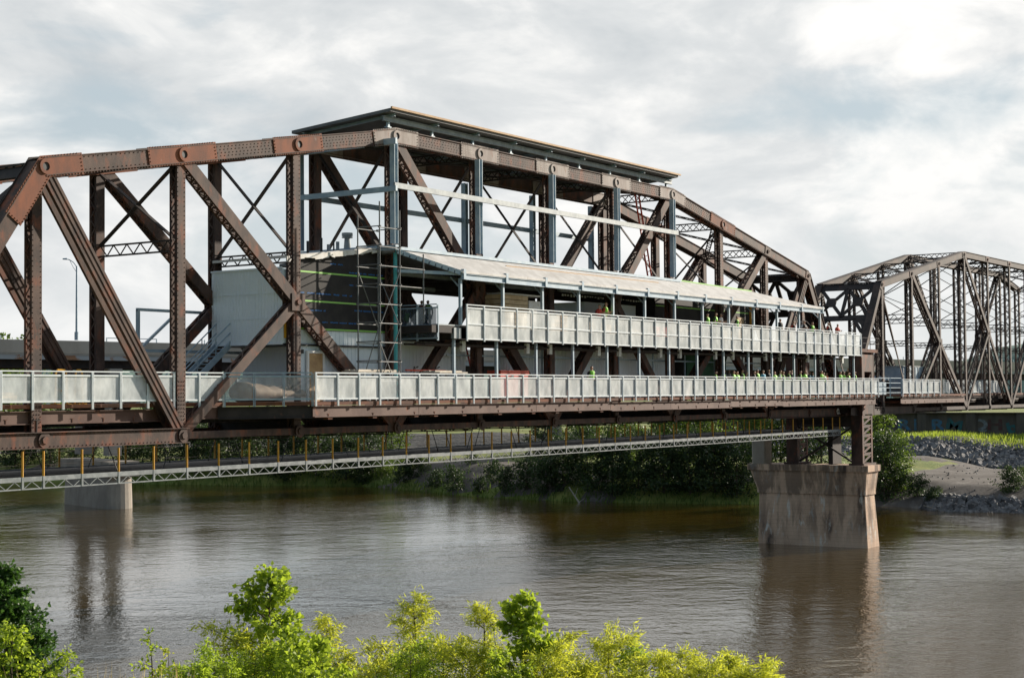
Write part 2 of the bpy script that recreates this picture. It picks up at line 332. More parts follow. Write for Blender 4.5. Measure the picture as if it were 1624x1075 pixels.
        # main diagonals
        for u_, l_, mid in ((1, 3, 2), (3, 5, 4), (7, 5, 6), (9, 7, 8)):
            if not (lo <= min(u_, l_) and max(u_, l_) <= hi): continue
            a, b = U(u_, yc), Lo(l_, yc); m = MB(); m.laced(a, b, 0.40 if slender else 0.54, 0.62 if slender else 0.52, 0.05, not slender, 0.62 if slender else 0.5, 0.1 if slender else 0.07)
            m.build('diagonal', st, root)
            c = a.lerp(b, 0.5); e = 1 if u_ < l_ else 9
            sub = (mid-1 if u_ < l_ else mid+1)
            m = MB(); m.laced(Lo(sub, yc-0.02), c, 0.32 if slender else 0.46, 0.56 if slender else 0.44, 0.05, False, 0.5, 0.07); m.build('diagonal_strut', st, root)
            m = MB(); m.tube(c-V((0, 0.36, 0)), c+V((0, 0.36, 0)), 0.14, 8); m.box(c.x-0.45, c.x+0.45, yc-0.3, yc-0.27, c.z-0.4, c.z+0.4); m.box(c.x-0.45, c.x+0.45, yc+0.27, yc+0.3, c.z-0.4, c.z+0.4)
            m.build('joint_plate', st, root)
        for u_, l_ in ((0, 1), (10, 9)):
            if not (lo <= min(u_, l_) and max(u_, l_) <= hi): continue
            a, b = U(u_, yc), Lo(l_, yc)
            d = (b-a).normalized(); u = V((d.z, 0, -d.x))
            if slender:
                for k in (-1.5, -0.5, 0.5, 1.5):
                    m = MB(); m.beam(a+V((0.1*k, k*0.11, 0)), b+V((0.42*k, k*0.11, 0)), 0.05, 0.13, up=u); m.build('hanger_bar', st, root)
            else:
                for k in (-1, 1):
                    m = MB(); o = V((0, k*0.2, 0)); m.beam(a+o, b+o, 0.12, 0.58, up=u)
                    for j in (-0.22, 0, 0.22): m.beam(a+o+u*j+V((0, k*0.075, 0)), b+o+u*j+V((0, k*0.075, 0)), 0.03, 0.12, up=u)
                    m.build('hanger_bar', st, root)
        # bottom chord: stiff box near the ends, eye bars between
        for a_, b_, stiff in ((-1, 1, True), (1, 9, False), (9, 11, True)):
            if b_ < lo or a_ > hi: continue
            a_, b_ = max(a_, lo-1), min(b_, hi+1)
            m = MB()
            if stiff:
                for k in (-1, 1): m.beam(Lo(a_, yc+k*(cw/2-0.03)), Lo(b_, yc+k*(cw/2-0.03))+V((0.28 if a_ < 0 else 0, 0, 0)), 0.06, 0.62); m.beam(Lo(a_, yc+k*(cw/2+0.02))+V((0, 0, 0.3)), Lo(b_, yc+k*(cw/2+0.02))+V((0.28 if a_ < 0 else 0, 0, 0.3)), 0.2, 0.03); m.beam(Lo(a_, yc+k*(cw/2+0.02))-V((0, 0, 0.3)), Lo(b_, yc+k*(cw/2+0.02))+V((0.28 if a_ < 0 else 0, 0, -0.3)), 0.2, 0.03)
                if near and detail:
                    for k in range(int((b_-a_)*p/0.2)):
                        for j in (-0.24, 0.24): m.rivet(Lo(a_, yf)+V((k*0.2, 0, j)), r=0.03)
            else:
                for k in (-0.24, -0.12, 0.12, 0.24): m.beam(Lo(a_, yc+k), Lo(b_, yc+k), 0.05, 0.3)
            m.build('bottom_chord', st, root)
        for n in range(max(0, lo), min(10, hi)+1):
            m = MB(); c = Lo(n, yc); m.tube(c-V((0, cw/2+0.12, 0)), c+V((0, cw/2+0.1, 0)), 0.16, 6); m.tube(c-V((0, cw/2+0.07, 0)), c-V((0, cw/2+0.03, 0)), 0.3, 14); m.build('chord_pin', st, root)
    yA, yB = Y0+cw, Y0+W                       # inner faces of near and far chords
    ym, yn = Y0+cw/2, Y0+cw/2+W
    # top laterals
    for n in range(max(0, lo), min(10, hi)+1):
        a, b = U(n, ym), U(n, yn); m = MB(); m.flatlat(a-V((0, 0, 0.05)), b-V((0, 0, 0.05)), 0.5, (0, 0, 1), 0.5, dbl=True); m.build('top_strut', DARK, root)
    m = MB()
    for n in range(max(0, lo), min(10, hi)):
        for a, b in ((U(n, yA), U(n+1, yB)), (U(n, yB), U(n+1, yA))):
            dv = V((0, 1, 0)) if not slender else V((0, 1, 0)); m.flatlat(a, b, 0.34, dv, 0.4, 0.08, 0.06)
    m.build('lateral_brace', DARK, root)
    # sway frames
    for n in range(max(1, lo), min(9, hi)+1):
        z = z0+8.05; x = X0+p*n; m = MB()
        m.flatlat((x, yA-0.1, z), (x, yB+0.1, z), 0.46, (0, 0, 1), 0.42, 0.1, 0.07)
        if slender: m.flatlat((x, yA-0.1, z-2.2), (x, yB+0.1, z-2.2), 0.25, (0, 0, 1), 0.42, 0.08, 0.06)
        t_ = zt(n)-0.35
        if slender and t_-z > 4.5:
            zm = (z+t_)/2; prs = ((z+0.3, zm), (zm, t_))
        else: prs = ((z+0.3, t_),)
        for za, zb in prs:
            r_ = 0.075 if slender else 0.11
            m.beam((x-0.05, yA-0.1, za), (x-0.05, yB+0.1, zb), 0.05, r_*2, up=(1, 0, 0)); m.beam((x+0.05, yA-0.1, zb), (x+0.05, yB+0.1, za), 0.05, r_*2, up=(1, 0, 0))
        m.build('sway_brace', DARK, root)
    # portals
    for n, e in ((0, -1), (10, 11)):
        if not (lo-1 <= e <= hi+1): continue
        a0, b0 = U(n, 0), Lo(e, 0); d = (b0-a0).normalized(); u = d.cross(V((0, 1, 0))).normalized()
        def P(y, s_): return V((a0.x+d.x*s_, y, a0.z+d.z*s_))
        m = MB(); y0, y1 = yA-0.02, yB+0.02; H = 3.4
        def pl(p0, p1, wd): m.beam(p0, p1, wd, 0.1, up=u)
        pl(P(y0, 0.15), P(y1, 0.15), 0.6); pl(P(y0, H), P(y1, H), 0.5)
        q = (y1-y0)/2
        for i in range(2):
            ya, yb = y0+q*i, y0+q*(i+1); o = u*0.06*(i*2-1)
            m.beam(P(ya, 0.3)+o, P(yb, H-0.2)+o, 0.3, 0.08, up=u); m.beam(P(yb, 0.3)-o, P(ya, H-0.2)-o, 0.3, 0.08, up=u)
            c = P((ya+yb)/2, H/2+0.05); m.beam(c-d*0.42-u*0.02, c+d*0.42-u*0.02, 0.85, 0.15, up=u)
        pl(P(y0+q, 0.3), P(y0+q, H), 0.3)
        for ya, s_ in ((y0, 1), (y1, -1)):
            pl(P(ya, H+1.9), P(ya+s_*1.25, H+0.1), 0.3); m.prism([P(ya, H)+u*0.04, P(ya+s_*1.3, H)+u*0.04, P(ya+s_*0.5, H+0.75)+u*0.04, P(ya, H+2.0)+u*0.04], u*-0.08)
        m.build('portal_frame', DARK, root)
    # floor
    for n in range(max(-1, lo-1), min(11, hi+1)+1):
        m = MB(); x = X0+p*n; m.ibeam((x, yA-0.2, z0+0.35), (x, yB+0.2, z0+0.35), 0.35, 0.9, 0.04); m.build('floor_beam', DARK, root)
    for y in (Y0+1.3, Y0+2.4, Y0+3.5, Y0+4.6):
        m = MB(); a, b = X0+p*max(-1, lo-1), X0+p*min(11, hi+1); m.ibeam((a, y, z0+0.72), (b, y, z0+0.72), 0.28, 0.5, 0.03); m.build('stringer', DARK, root)
    m = MB()
    for n in range(max(-1, lo-1), min(11, hi+1)):
        a, b = X0+p*n, X0+p*(n+1); m.flatlat((a, yA, z0-0.1), (b, yB, z0-0.1), 0.2, (0, 0, 1), 0.4, 0.09, 0.06); m.flatlat((a, yB, z0-0.2), (b, yA, z0-0.2), 0.2, (0, 0, 1), 0.4, 0.09, 0.06)
    m.build('bottom_lateral', DARK, root)

main = thing('truss_bridge', 'rusty riveted steel truss span carrying the unfinished building and terraces', 'bridge', (0, 0, 0))
truss_span(main, 0, 7.3, 10.53, 14.58, 0.0, 5.0, 0.6, -1, 11)
# long deck girders and rusty deck edge of the widened walkway
def deck(root, x0, x1, y0, y1, ze=1.36, seg=9.0):
    m = MB(); m.box(x0, x1, y0, y1, ze-0.16, ze); m.build('deck_slab', M['rust'], root)
    x = x0+0.05
    k = 0
    while x < x1-0.2:
        e = min(x1-0.05, x+seg*random.uniform(0.75, 1.25)); dz = random.choice((0, 0, -0.06))
        m = MB(); m.ibeam((x, y0+0.14, ze-0.44+dz), (e-0.03, y0+0.14, ze-0.44+dz), 0.26, 0.52, 0.035); m.build('edge_girder', M['fascia'], root); x = e
        k += 1
    xx = x0+1; bp_ = None
    while xx < x1-0.5:
        if bp_ is None:
            m = MB(); m.box(xx, xx+0.3, y0+0.05, y0+0.35, ze-0.80, ze-0.755); m.ibeam((xx+0.1, y0+0.1, ze-0.65), (xx+0.1, max(y0+0.7, min(y1, 0.5)-0.1), ze-0.65), 0.14, 0.2, 0.02); bp_ = m.build('edge_bracket', M['rust'], root); xb = xx
        else: c = bp_.copy(); col.objects.link(c); c.parent = root; c.location = (xx-xb, 0, 0)
        xx += random.choice((1.6, 2.4, 3.2))
deck(main, -12, 10.2, 0.5, 5.1)
m = MB(); m.prism([(10.2, 0.45, 1.2), (13.3, -2.05, 1.2), (13.3, 5.1, 1.2), (10.2, 5.1, 1.2)], (0, 0, 0.16)); m.build('deck_slab', M['rust'], main)
m = MB(); m.ibeam((9.9, 0.55, 0.9), (13.4, -1.85, 0.9), 0.26, 0.55, 0.035); m.build('edge_girder', DARK, main)
deck(main, 13.3, 81.7, -2.05, 6.6)

q = on_y(1329, 652, -0.12); m = MB(); m.ring(q, (0, -1, 0), 0.24, 0.16, 0.01, 14); m.beam(q+V((0.1, -0.005, -0.1)), q+V((0.45, -0.005, -0.22)), 0.01, 0.07, up=(0, 0, 1)); m.beam(q+V((-0.3, -0.005, 0.02)), q+V((0.05, -0.005, 0.1)), 0.01, 0.06); m.build('graffiti_tag', M['white'], main)
second = thing('truss_bridge', 'dark slender lattice truss span beyond the stone pier on the right', 'bridge', (86, 0, 0))
F2 = 47.82/48.82
truss_span(second, CAM.x+(88.5-CAM.x)*F2, 7.3*F2, 10.7*F2, 14.75*F2, -1.0, 5.25, 0.5, -1, 8, slender=True, detail=False, z0=0.03)
deck(second, 87.4, 104, -2.0, 4.2, 1.34, 20)
deck(second, 104, 146, 0.2, 4.2, 1.34, 12)
# bearing columns over the pier
for y0 in (-1.45, 4.15):
    m = MB(); m.box(80.0, 80.12, y0, y0+0.95, -0.3, 4.75); m.box(82.5, 82.62, y0, y0+0.95, -0.3, 4.75)
    for a, b in ((80.12, 80.55), (82.1, 82.5)): m.box(a, b, y0+0.02, y0+0.06, -0.3, 4.75); m.box(a, b, y0+0.85, y0+0.9, -0.3, 4.75)
    for z in (-0.2, 3.2): m.box(80.55, 82.1, y0+0.02, y0+0.06, z, z+1.4)
    m.beam((80.5, y0+0.1, 1.3), (82.1, y0+0.1, 3.1), 0.1, 0.08, up=(0, 1, 0))
    m.build('bearing_column', STEEL, second)
    m = MB(); m.box(79.7, 83.1, y0-0.15, y0+1.05, 4.75, 5.02); m.build('bearing_shelf', M['rust'], second)
    m = MB(); rl = 5.9
    for x in (79.6, 81.2, 83.2): m.tube((x, y0-0.25, 5.02), (x, y0-0.25, rl), 0.025, 6)
    for z in (5.45, rl): m.tube((79.6, y0-0.25, z), (83.2, y0-0.25, z), 0.02, 6)
    m.build('guard_rail', DARK, second)
    # tower leg standing on the pier
    m = MB(); x0, x1 = 79.9, 82.2
    m.box(x0, x0+0.1, y0, y0+0.95, -4.1, -0.3)
    for s_ in (0, 1):
        xx = x0+0.12 if s_ == 0 else x1-0.3
        m.beam((xx+0.1, y0+0.1, -4.1), (xx+0.14, y0+0.1, -0.3), 0.28, 0.12, up=(0, 1, 0)); m.beam((xx+0.1, y0+0.8, -4.1), (xx+0.14, y0+0.8, -0.3), 0.28, 0.12, up=(0, 1, 0))
    for k in range(5):
        za = -4.0+k*0.74; m.beam((x0+0.3, y0+0.08, za), (x1-0.3, y0+0.08, za+0.55), 0.2, 0.06, up=(0, 1, 0)); m.box(x0+0.2, x1-0.1, y0+0.05, y0+0.09, za+0.5, za+0.74)
    m.box(x0-0.2, x1+0.2, y0-0.15, y0+1.1, -4.24, -4.1)
    m.build('tower_leg', STEEL, second)
m = MB(); m.box(79.95, 80.2, -0.5, 4.15, -1.2, -0.3); m.beam((80.1, -0.5, -4.0), (80.1, 4.1, -1.2), 0.2, 0.14); m.beam((80.3, 4.1, -4.0), (80.3, -0.5, -1.2), 0.2, 0.14); m.box(80.2, 82, 1.2, 1.6, -4.2, -0.3); m.build('tower_brace', DARK, second)

# ------------------------------------------------------------------ stone piers
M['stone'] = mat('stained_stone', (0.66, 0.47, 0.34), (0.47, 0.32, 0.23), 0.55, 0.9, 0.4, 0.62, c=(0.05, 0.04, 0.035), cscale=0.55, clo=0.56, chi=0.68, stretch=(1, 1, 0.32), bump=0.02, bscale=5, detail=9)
def add_streaks(m):                            # whitish lime runs and stone courses on the pier
    t = m.node_tree; p = t.nodes['Principled BSDF']; g = N(t, 'ShaderNodeNewGeometry'); base = p.inputs['Base Color'].links[0].from_socket
    q = N(t, 'ShaderNodeMapping'); q.inputs['Scale'].default_value = (1, 1, 0.22); t.links.new(g.outputs['Position'], q.inputs[0])
    s1 = ramp(t, noise(t, q.outputs[0], 2.6, 9, 0.62, 0.5).outputs[0], [(0.56, 0.0), (0.62, 1.0)]); s2 = ramp(t, noise(t, g.outputs['Position'], 0.42, 3).outputs[0], [(0.45, 0.0), (0.6, 1.0)])
    c_ = mixc(t, math_(t, 'MULTIPLY', math_(t, 'MULTIPLY', s1, s2), 0.9), base, (0.72, 0.68, 0.62))
    sz = N(t, 'ShaderNodeSeparateXYZ'); t.links.new(g.outputs['Position'], sz.inputs[0])
    fr = math_(t, 'FRACT', math_(t, 'MULTIPLY', sz.outputs[2], 3.3)); ln = ramp(t, fr, [(0.0, 1.0), (0.10, 0.0)])
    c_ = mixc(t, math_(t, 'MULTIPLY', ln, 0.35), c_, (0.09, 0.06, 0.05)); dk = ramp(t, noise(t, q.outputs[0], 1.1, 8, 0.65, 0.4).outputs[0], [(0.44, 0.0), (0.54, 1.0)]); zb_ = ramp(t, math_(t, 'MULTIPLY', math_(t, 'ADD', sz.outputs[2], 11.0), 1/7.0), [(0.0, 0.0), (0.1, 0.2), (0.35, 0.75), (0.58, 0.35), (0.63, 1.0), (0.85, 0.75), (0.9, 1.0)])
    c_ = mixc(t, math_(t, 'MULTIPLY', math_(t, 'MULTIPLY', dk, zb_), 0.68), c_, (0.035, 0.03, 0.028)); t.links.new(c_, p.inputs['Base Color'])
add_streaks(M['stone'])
def loft(m, rings):
    n = len(rings[0]); vs = [q for r in rings for q in r]; fs = [tuple(range(n-1, -1, -1)), tuple((len(rings)-1)*n+i for i in range(n))]
    for k in range(len(rings)-1):
        for i in range(n): fs.append((k*n+i, k*n+(i+1) % n, (k+1)*n+(i+1) % n, (k+1)*n+i))
    return m.add(vs, fs)
def rect(x0, x1, y0, y1, z, c=0.25): return [(x0+c, y0, z), (x1-c, y0, z), (x1, y0+c, z), (x1, y1-c, z), (x1-c, y1, z), (x0+c, y1, z), (x0, y1-c, z), (x0, y0+c, z)]
pier = thing('bridge_pier', 'stained brown stone pier with flared cap standing in the river', 'pier', (80.8, 2.7, -11))
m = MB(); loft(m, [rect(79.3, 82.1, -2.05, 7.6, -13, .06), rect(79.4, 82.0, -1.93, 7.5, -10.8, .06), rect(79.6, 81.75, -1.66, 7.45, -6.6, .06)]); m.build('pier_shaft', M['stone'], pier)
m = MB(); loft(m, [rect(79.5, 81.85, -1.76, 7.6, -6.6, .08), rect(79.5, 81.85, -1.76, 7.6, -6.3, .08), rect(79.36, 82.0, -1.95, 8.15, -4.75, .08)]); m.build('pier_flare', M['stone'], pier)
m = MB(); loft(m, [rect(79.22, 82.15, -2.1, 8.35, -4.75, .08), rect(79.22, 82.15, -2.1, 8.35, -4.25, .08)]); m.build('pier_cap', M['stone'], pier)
m = MB(); loft(m, [rect(79.2, 80.6, 6.7, 7.9, -4.25, .1), rect(79.2, 80.6, 6.7, 7.9, -2.35, .1)]); m.build('pedestal', M['conc'], pier)

# ------------------------------------------------------------------ roofs, canopy, steel frame
tr = thing('flat_roof', 'long thin roof deck with plywood edge raised above the truss top', 'roof', (35, 2, 15))
m = MB(); RX0, RX1 = 20.85, 51.0
def rz(y): return 15.80-0.075*(y+0.5)
m.prism([(RX0, -0.5, rz(-0.5)), (RX0, 6.0, rz(6.0)), (RX0, 6.0, rz(6.0)-0.16), (RX0, -0.5, rz(-0.5)-0.16)], (RX1-RX0, 0, 0)); m.build('roof_deck', M['roofdark'], tr)
m = MB(); m.beam((RX0, -0.56, rz(-0.5)+0.02), (RX1+0.2, -0.56, rz(-0.5)+0.02), 0.1, 0.1); m.box(RX0, RX1, -0.5, 5.9, 15.83, 15.835); m.v = m.v[:8]; m.f = m.f[:6]; m.m = m.m[:6]; m.build('plywood_edge', M['ply'], tr)
m = MB(); m.ibeam((RX0+0.1, 0.05, rz(0)-0.40), (RX1+0.1, 0.05, rz(0)-0.40), 0.18, 0.26, 0.03); m.build('edge_beam', M['galv'], tr)
m = MB(); m.ibeam((RX0+0.1, 5.3, rz(5.3)-0.34), (RX1, 5.3, rz(5.3)-0.34), 0.2, 0.3, 0.03); m.build('edge_beam', M['galv'], tr)
for k in range(9):
    x = 21.4+3.63*k
    m = MB(); m.ibeam((x, -0.35, rz(-0.35)-0.24), (x, 5.8, rz(5.8)-0.24), 0.14, 0.14, 0.02); m.build('rafter', M['galv_blue'], tr)
    for y in (0.1, 5.3): m = MB(); m.beam((x, y, rz(y)-0.5), (x, y, 14.9), 0.13, 0.13); m.box(x-0.15, x+0.15, y-0.1, y+0.12, 14.945, 15.0); m.build('post', M['galv_blue'], tr)
fr = thing('galvanised_steelwork', 'galvanised steel posts and rails standing against the truss above the canopy', 'steel frame', (21, 0, 9))
for k, x in enumerate((21.2, 28.5, 35.8, 43.15, 50.3)):
    for y in (-0.42, 5.75):
        m = MB(); m.ibeam((x, y, 9.1), (x, y, 14.1), 0.26, 0.3, 0.03)
        m = MB(); m.beam((x-0.13, y, 9.1), (x-0.13, y, 14.15), 0.03, 0.3, up=(0, 1, 0)); m.beam((x+0.13, y, 9.1), (x+0.13, y, 14.15), 0.03, 0.3, up=(0, 1, 0)); m.beam((x, y, 9.1), (x, y, 14.15), 0.22, 0.03, up=(0, 1, 0)); m.build('post', M['galv_blue'], fr)
for y in (-0.66, 5.98):
    m = MB(); m.box(20.9, 50.55, y-0.06, y+0.06, 11.83, 12.1); m.build('rail', M['galv'] if y < 0 else M['galv_blue'], fr)
for z, t_ in ((11.8, 0.26), (14.15, 0.3)):
    m = MB(); m.beam((20.92, -0.8, z), (20.92, 6.2, z), 0.14, t_); m.build('rail', M['galv_blue'], fr)
m = MB(); m.box(21.0, 50.9, -0.70, -0.55, 8.80, 8.95); m.build('ridge_beam', M['galv_blue'], fr)
m = MB(); m.beam((21.0, -0.75, 8.9), (21.0, 5.6, 8.9), 0.25, 0.24); m.build('ridge_beam', M['galv_blue'], fr)

cn = thing('canopy', 'pale membrane canopy on galvanised posts sloping over the upper terrace', 'canopy', (25, -2, 5))
ev = [(24.4, -2.3, 7.86), (51, -2.3, 7.87), (60, -2.3, 7.88), (70.6, -2.3, 7.9)]
bk = [(21.3, -0.45, 8.86), (51, -0.45, 8.9), (62, -0.45, 8.74), (69.4, -1.75, 8.05)]
m = MB(); m.add(ev+bk+[(x, y, z-0.12) for x, y, z in ev+bk], [(0, 1, 5, 4), (1, 2, 6, 5), (2, 3, 7, 6), (8, 12, 13, 9), (9, 13, 14, 10), (10, 14, 15, 11), (0, 4, 12, 8), (3, 11, 15, 7), (0, 8, 9, 1), (1, 9, 10, 2), (2, 10, 11, 3), (4, 5, 13, 12), (5, 6, 14, 13), (6, 7, 15, 14)]); 
m.build('roof_sheet', M['membrane'], cn)
m = MB(); m.prism([(21.2, -0.42, 8.85), (50.9, -0.42, 8.85), (50.9, 7.2, 8.5), (21.2, 7.2, 8.5)], (0, 0, -0.18)); m.build('inner_roof', M['roofdark'], cn)
m = MB()
for k in range(10): a = V((21.25, -0.55, 8.72)).lerp(V((24.3, -2.25, 7.74)), k/10); b = V((21.25, -0.55, 8.72)).lerp(V((24.3, -2.25, 7.74)), (k+0.8)/10); m.beam(a, b, 0.14, 0.22)
m.build('end_flashing', M['galv_blue'], cn)
m = MB(); m.ibeam((24.4, -2.2, 7.58), (70.4, -2.2, 7.60), 0.16, 0.30, 0.03); m.build('eave_beam', M['galv_blue'], cn)
m = MB(); m.beam((30, -1.1, 8.52), (47, -1.1, 8.54), 0.1, 0.05); m.build('plywood_strip', M['ply'], cn)
m = MB(); m.beam((51.2, -0.45, 8.93), (62, -0.4, 8.78), 0.1, 0.07); m.build('green_edge', M['tape'], cn)
for k in range(13):
    x = 24.55+3.815*k; m = MB(); m.beam((x, -2.0, 5.15), (x, -2.0, 7.5), 0.14, 0.14); m.box(x-0.1, x+0.1, -2.31, -2.1, 7.44, 7.96); m.beam((x, -2.0, 7.0), (x, -1.4, 7.6), 0.06, 0.06); m.build('post', M['galv_blue'], cn)
    m = MB(); m.ibeam((x, -2.1, 7.62), (x, -0.5, 8.45 if x < 60 else 8.15), 0.12, 0.16, 0.02); m.build('rafter', M['dark_steel'], cn)
m = MB(); m.beam((21.2, -0.6, 7.75), (24.4, -2.1, 7.72), 0.14, 0.16); m.build('end_beam', M['galv_blue'], cn)

# ------------------------------------------------------------------ building on the deck
bd = thing('bridge_building', 'unfinished two storey building inside the truss with black sheathing and pale siding', 'building', (15, 1, 1.36))
SID, SH = M['siding'], M['sheath']
def ribbed(m, a, b, z0, z1, nrm, pitch=0.3):       # siding with standing ribs along a-b
    a, b, nrm = V(a), V(b), V(nrm); L = (b-a).length; d = (b-a)/L
    m.beam(V((a.x, a.y, (z0+z1)/2))-nrm*0.05, V((b.x, b.y, (z0+z1)/2))-nrm*0.05, 0.1, z1-z0)
    for k in range(int(L/pitch)):
        q = a+d*(k*pitch+pitch/2); m.beam((q.x, q.y, z0)+nrm*0.008 if False else V((q.x, q.y, z0))+nrm*0.008, V((q.x, q.y, z1))+nrm*0.008, 0.05, 0.016, up=nrm)
    return m
m = MB(); ribbed(m, (15.2, 0.72, 0), (22, 0.72, 0), 1.36, 4.72, (0, -1, 0)); m.build('lower_wall', SID, bd)
m = MB(); ribbed(m, (16.0, 0.85, 0), (16.0, 4.85, 0), 1.36, 4.2, (-1, 0, 0)); m.build('lower_wall', SID, bd)
m = MB(); ribbed(m, (22.0, 1.25, 0), (29.5, 1.25, 0), 1.36, 4.4, (0, -1, 0)); m.build('lower_wall', SID, bd)
m = MB(); ribbed(m, (32.4, 1.25, 0), (52.5, 1.25, 0), 1.36, 4.4, (0, -1, 0)); m.build('lower_wall', SID, bd)
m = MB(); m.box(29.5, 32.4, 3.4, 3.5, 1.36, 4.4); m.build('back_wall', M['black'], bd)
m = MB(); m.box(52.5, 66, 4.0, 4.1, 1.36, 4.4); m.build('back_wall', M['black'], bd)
m = MB(); m.box(56.5, 62.5, 1.9, 2.0, 1.36, 4.3); m.build('green_panel', M['greenwall'], bd)
# pale box hung over the walkway
m = MB(); ribbed(m, (14.15, 0.62, 0), (14.15, 5.1, 0), 4.05, 7.52, (-1, 0, 0), 0.2); m.box(14.2, 15.2, 0.64, 5.05, 4.06, 7.5); m.box(14.12, 14.15, 0.62, 5.1, 5.22, 5.235); m.box(14.12, 14.15, 0.62, 5.1, 6.38, 6.395); m.box(14.1, 14.16, 0.6, 5.12, 7.5, 7.58); m.box(14.1, 14.16, 0.6, 5.12, 4.0, 4.07); m.build('projecting_box', SID, bd)
m = MB(); m.box(14.24, 15.15, 0.56, 0.60, 4.3, 6.9); m.build('yellow_board', M['yellow'], bd)
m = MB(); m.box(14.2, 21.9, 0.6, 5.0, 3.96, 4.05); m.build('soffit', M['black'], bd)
# black sheathed upper wall with sloping top
def wz(x): return 7.98+(x-14.6)*0.128
m = MB(); m.prism([(15.2, 0.66, 4.72), (21.9, 0.66, 4.72), (21.9, 0.66, wz(21.9)), (15.2, 0.66, wz(15.2))], (0, 0.12, 0)); up_ = m.build('upper_wall', SH, bd)
for z in (4.74, 6.05, 7.42):
    m = MB(); m.box(15.2, 21.9, 0.652, 0.658, z, z+0.075); m.build('seam_tape', M['tape'], up_)
m = MB()
for z, xa, xb in ((6.42, 15.4, 19.2), (5.62, 15.9, 17.2), (5.08, 17.0, 19.5), (7.9, 17.6, 18.6), (7.55, 19.0, 21.6), (6.95, 19.0, 20.6), (5.72, 19.4, 21.6)):
    x = xa
    while x < xb:
        L = random.uniform(0.25, 0.6); y_ = x
        while y_ < min(x+L, xb): q = random.uniform(0.03, 0.07); m.box(y_, y_+q*0.7, 0.652, 0.658, z+random.uniform(0, 0.02), z+random.uniform(0.05, 0.08)); y_ += q
        x += L+random.uniform(0.08, 0.25)
m.build('print_marks', M['print'], up_)
m = MB(); m.prism([(14.3, 0.5, wz(14.3)+0.04), (21.9, 0.5, wz(21.9)+0.04), (21.9, 5.2, wz(21.9)+0.04), (14.3, 5.2, wz(14.3)+0.04)], (0, 0, 0.12)); rf = m.build('roof', M['membrane'], bd)
m = MB()
x = 14.3
while x < 21.5: L = random.uniform(0.4, 1.1); z = wz(x)+0.03; m.prism([(x, 0.44, z+0.1), (x+L, 0.44, wz(x+L)+0.13), (x+L, 0.44, wz(x+L)-random.uniform(0.02, 0.2)), (x, 0.44, z-random.uniform(0.02, 0.2))], (0, 0.05, 0)); x += L
m.build('loose_membrane', M['wrap'], rf)
for x, r_, h_, mt in ((18.2, 0.07, 0.75, 'black'), (19.2, 0.07, 0.85, 'black'), (19.75, 0.09, 0.5, 'galv'), (20.15, 0.04, 0.8, 'black'), (20.45, 0.09, 0.6, 'galv')):
    m = MB(); m.tube((x, 2.6, wz(x)), (x, 2.6, wz(x)+h_), r_, 10); m.build('vent_pipe', M[mt], rf)
m = MB(); x = 21.2; m.tube((x, 2.6, wz(x)), (x, 2.6, wz(x)+0.75), 0.2, 14, 0.14); m.tube((x, 2.6, wz(x)+0.75), (x, 2.6, wz(x)+0.8), 0.28, 14); m.tube((x, 2.6, wz(x)+0.84), (x, 2.6, wz(x)+1.0), 0.28, 14); m.tube((x, 2.6, wz(x)+0.8), (x, 2.6, wz(x)+0.84), 0.2, 14); m.build('turbine_vent', M['galv'], rf)
# door
m = MB(); m.box(15.95, 16.95, 0.60, 0.66, 1.36, 3.62); dr = m.build('door', M['ply'], bd)
m = MB(); m.box(15.83, 15.95, 0.56, 0.67, 1.36, 3.74); m.box(16.95, 17.07, 0.56, 0.67, 1.36, 3.74); m.box(15.95, 16.95, 0.56, 0.67, 3.62, 3.74); m.build('door_frame', M['white'], dr)
m = MB(); m.box(16.78, 16.84, 0.55, 0.6, 2.3, 2.5); m.build('door_handle', M['black'], dr)
m = MB(); m.box(15.5, 15.62, 0.6, 0.66, 3.6, 3.8); m.build('wall_lamp', M['black'], bd)
# terrace floor
m = MB(); m.box(22.2, 78.0, -1.95, 6.2, 4.72, 5.08); m.box(24.6, 78.0, -2.0, -1.95, 4.4, 5.1); m.build('terrace_floor', M['dark_steel'], bd)
m = MB(); m.box(22.6, 25.3, -1.97, -1.7, 5.08, 5.14); m.box(24.0, 25.2, -2.0, -1.8, 4.45, 5.0); m.build('terrace_edge', M['galv'], bd)
for k in range(15):
    x = 24.3+3.8*k; m = MB(); m.beam((x, -1.75, 1.36), (x, -1.75, 4.6), 0.13, 0.13); m.build('column', M['galv_blue'], bd)
    m = MB(); m.ibeam((x, -1.85, 4.55), (x, 6.0, 4.55), 0.15, 0.3, 0.02); m.build('ceiling_beam', DARK, bd)
for y, r_ in ((-0.9, 0.06), (-0.3, 0.1), (0.4, 0.05)):
    m = MB(); m.tube((23, y, 4.2), (77, y, 4.2), r_, 8); m.build('pipe', M['dark_steel'], bd)
m = MB(); m.beam((27, 0.7, 3.72), (66, 0.7, 3.72), 0.06, 0.08); m.build('cable_tray', M['galv_blue'], bd)
for k in range(9): m = MB(); x = 27.5+4.4*k; m.beam((x, 0.7, 1.36), (x, 0.7, 4.3), 0.08, 0.08); m.build('stud_post', M['galv_blue'], bd)
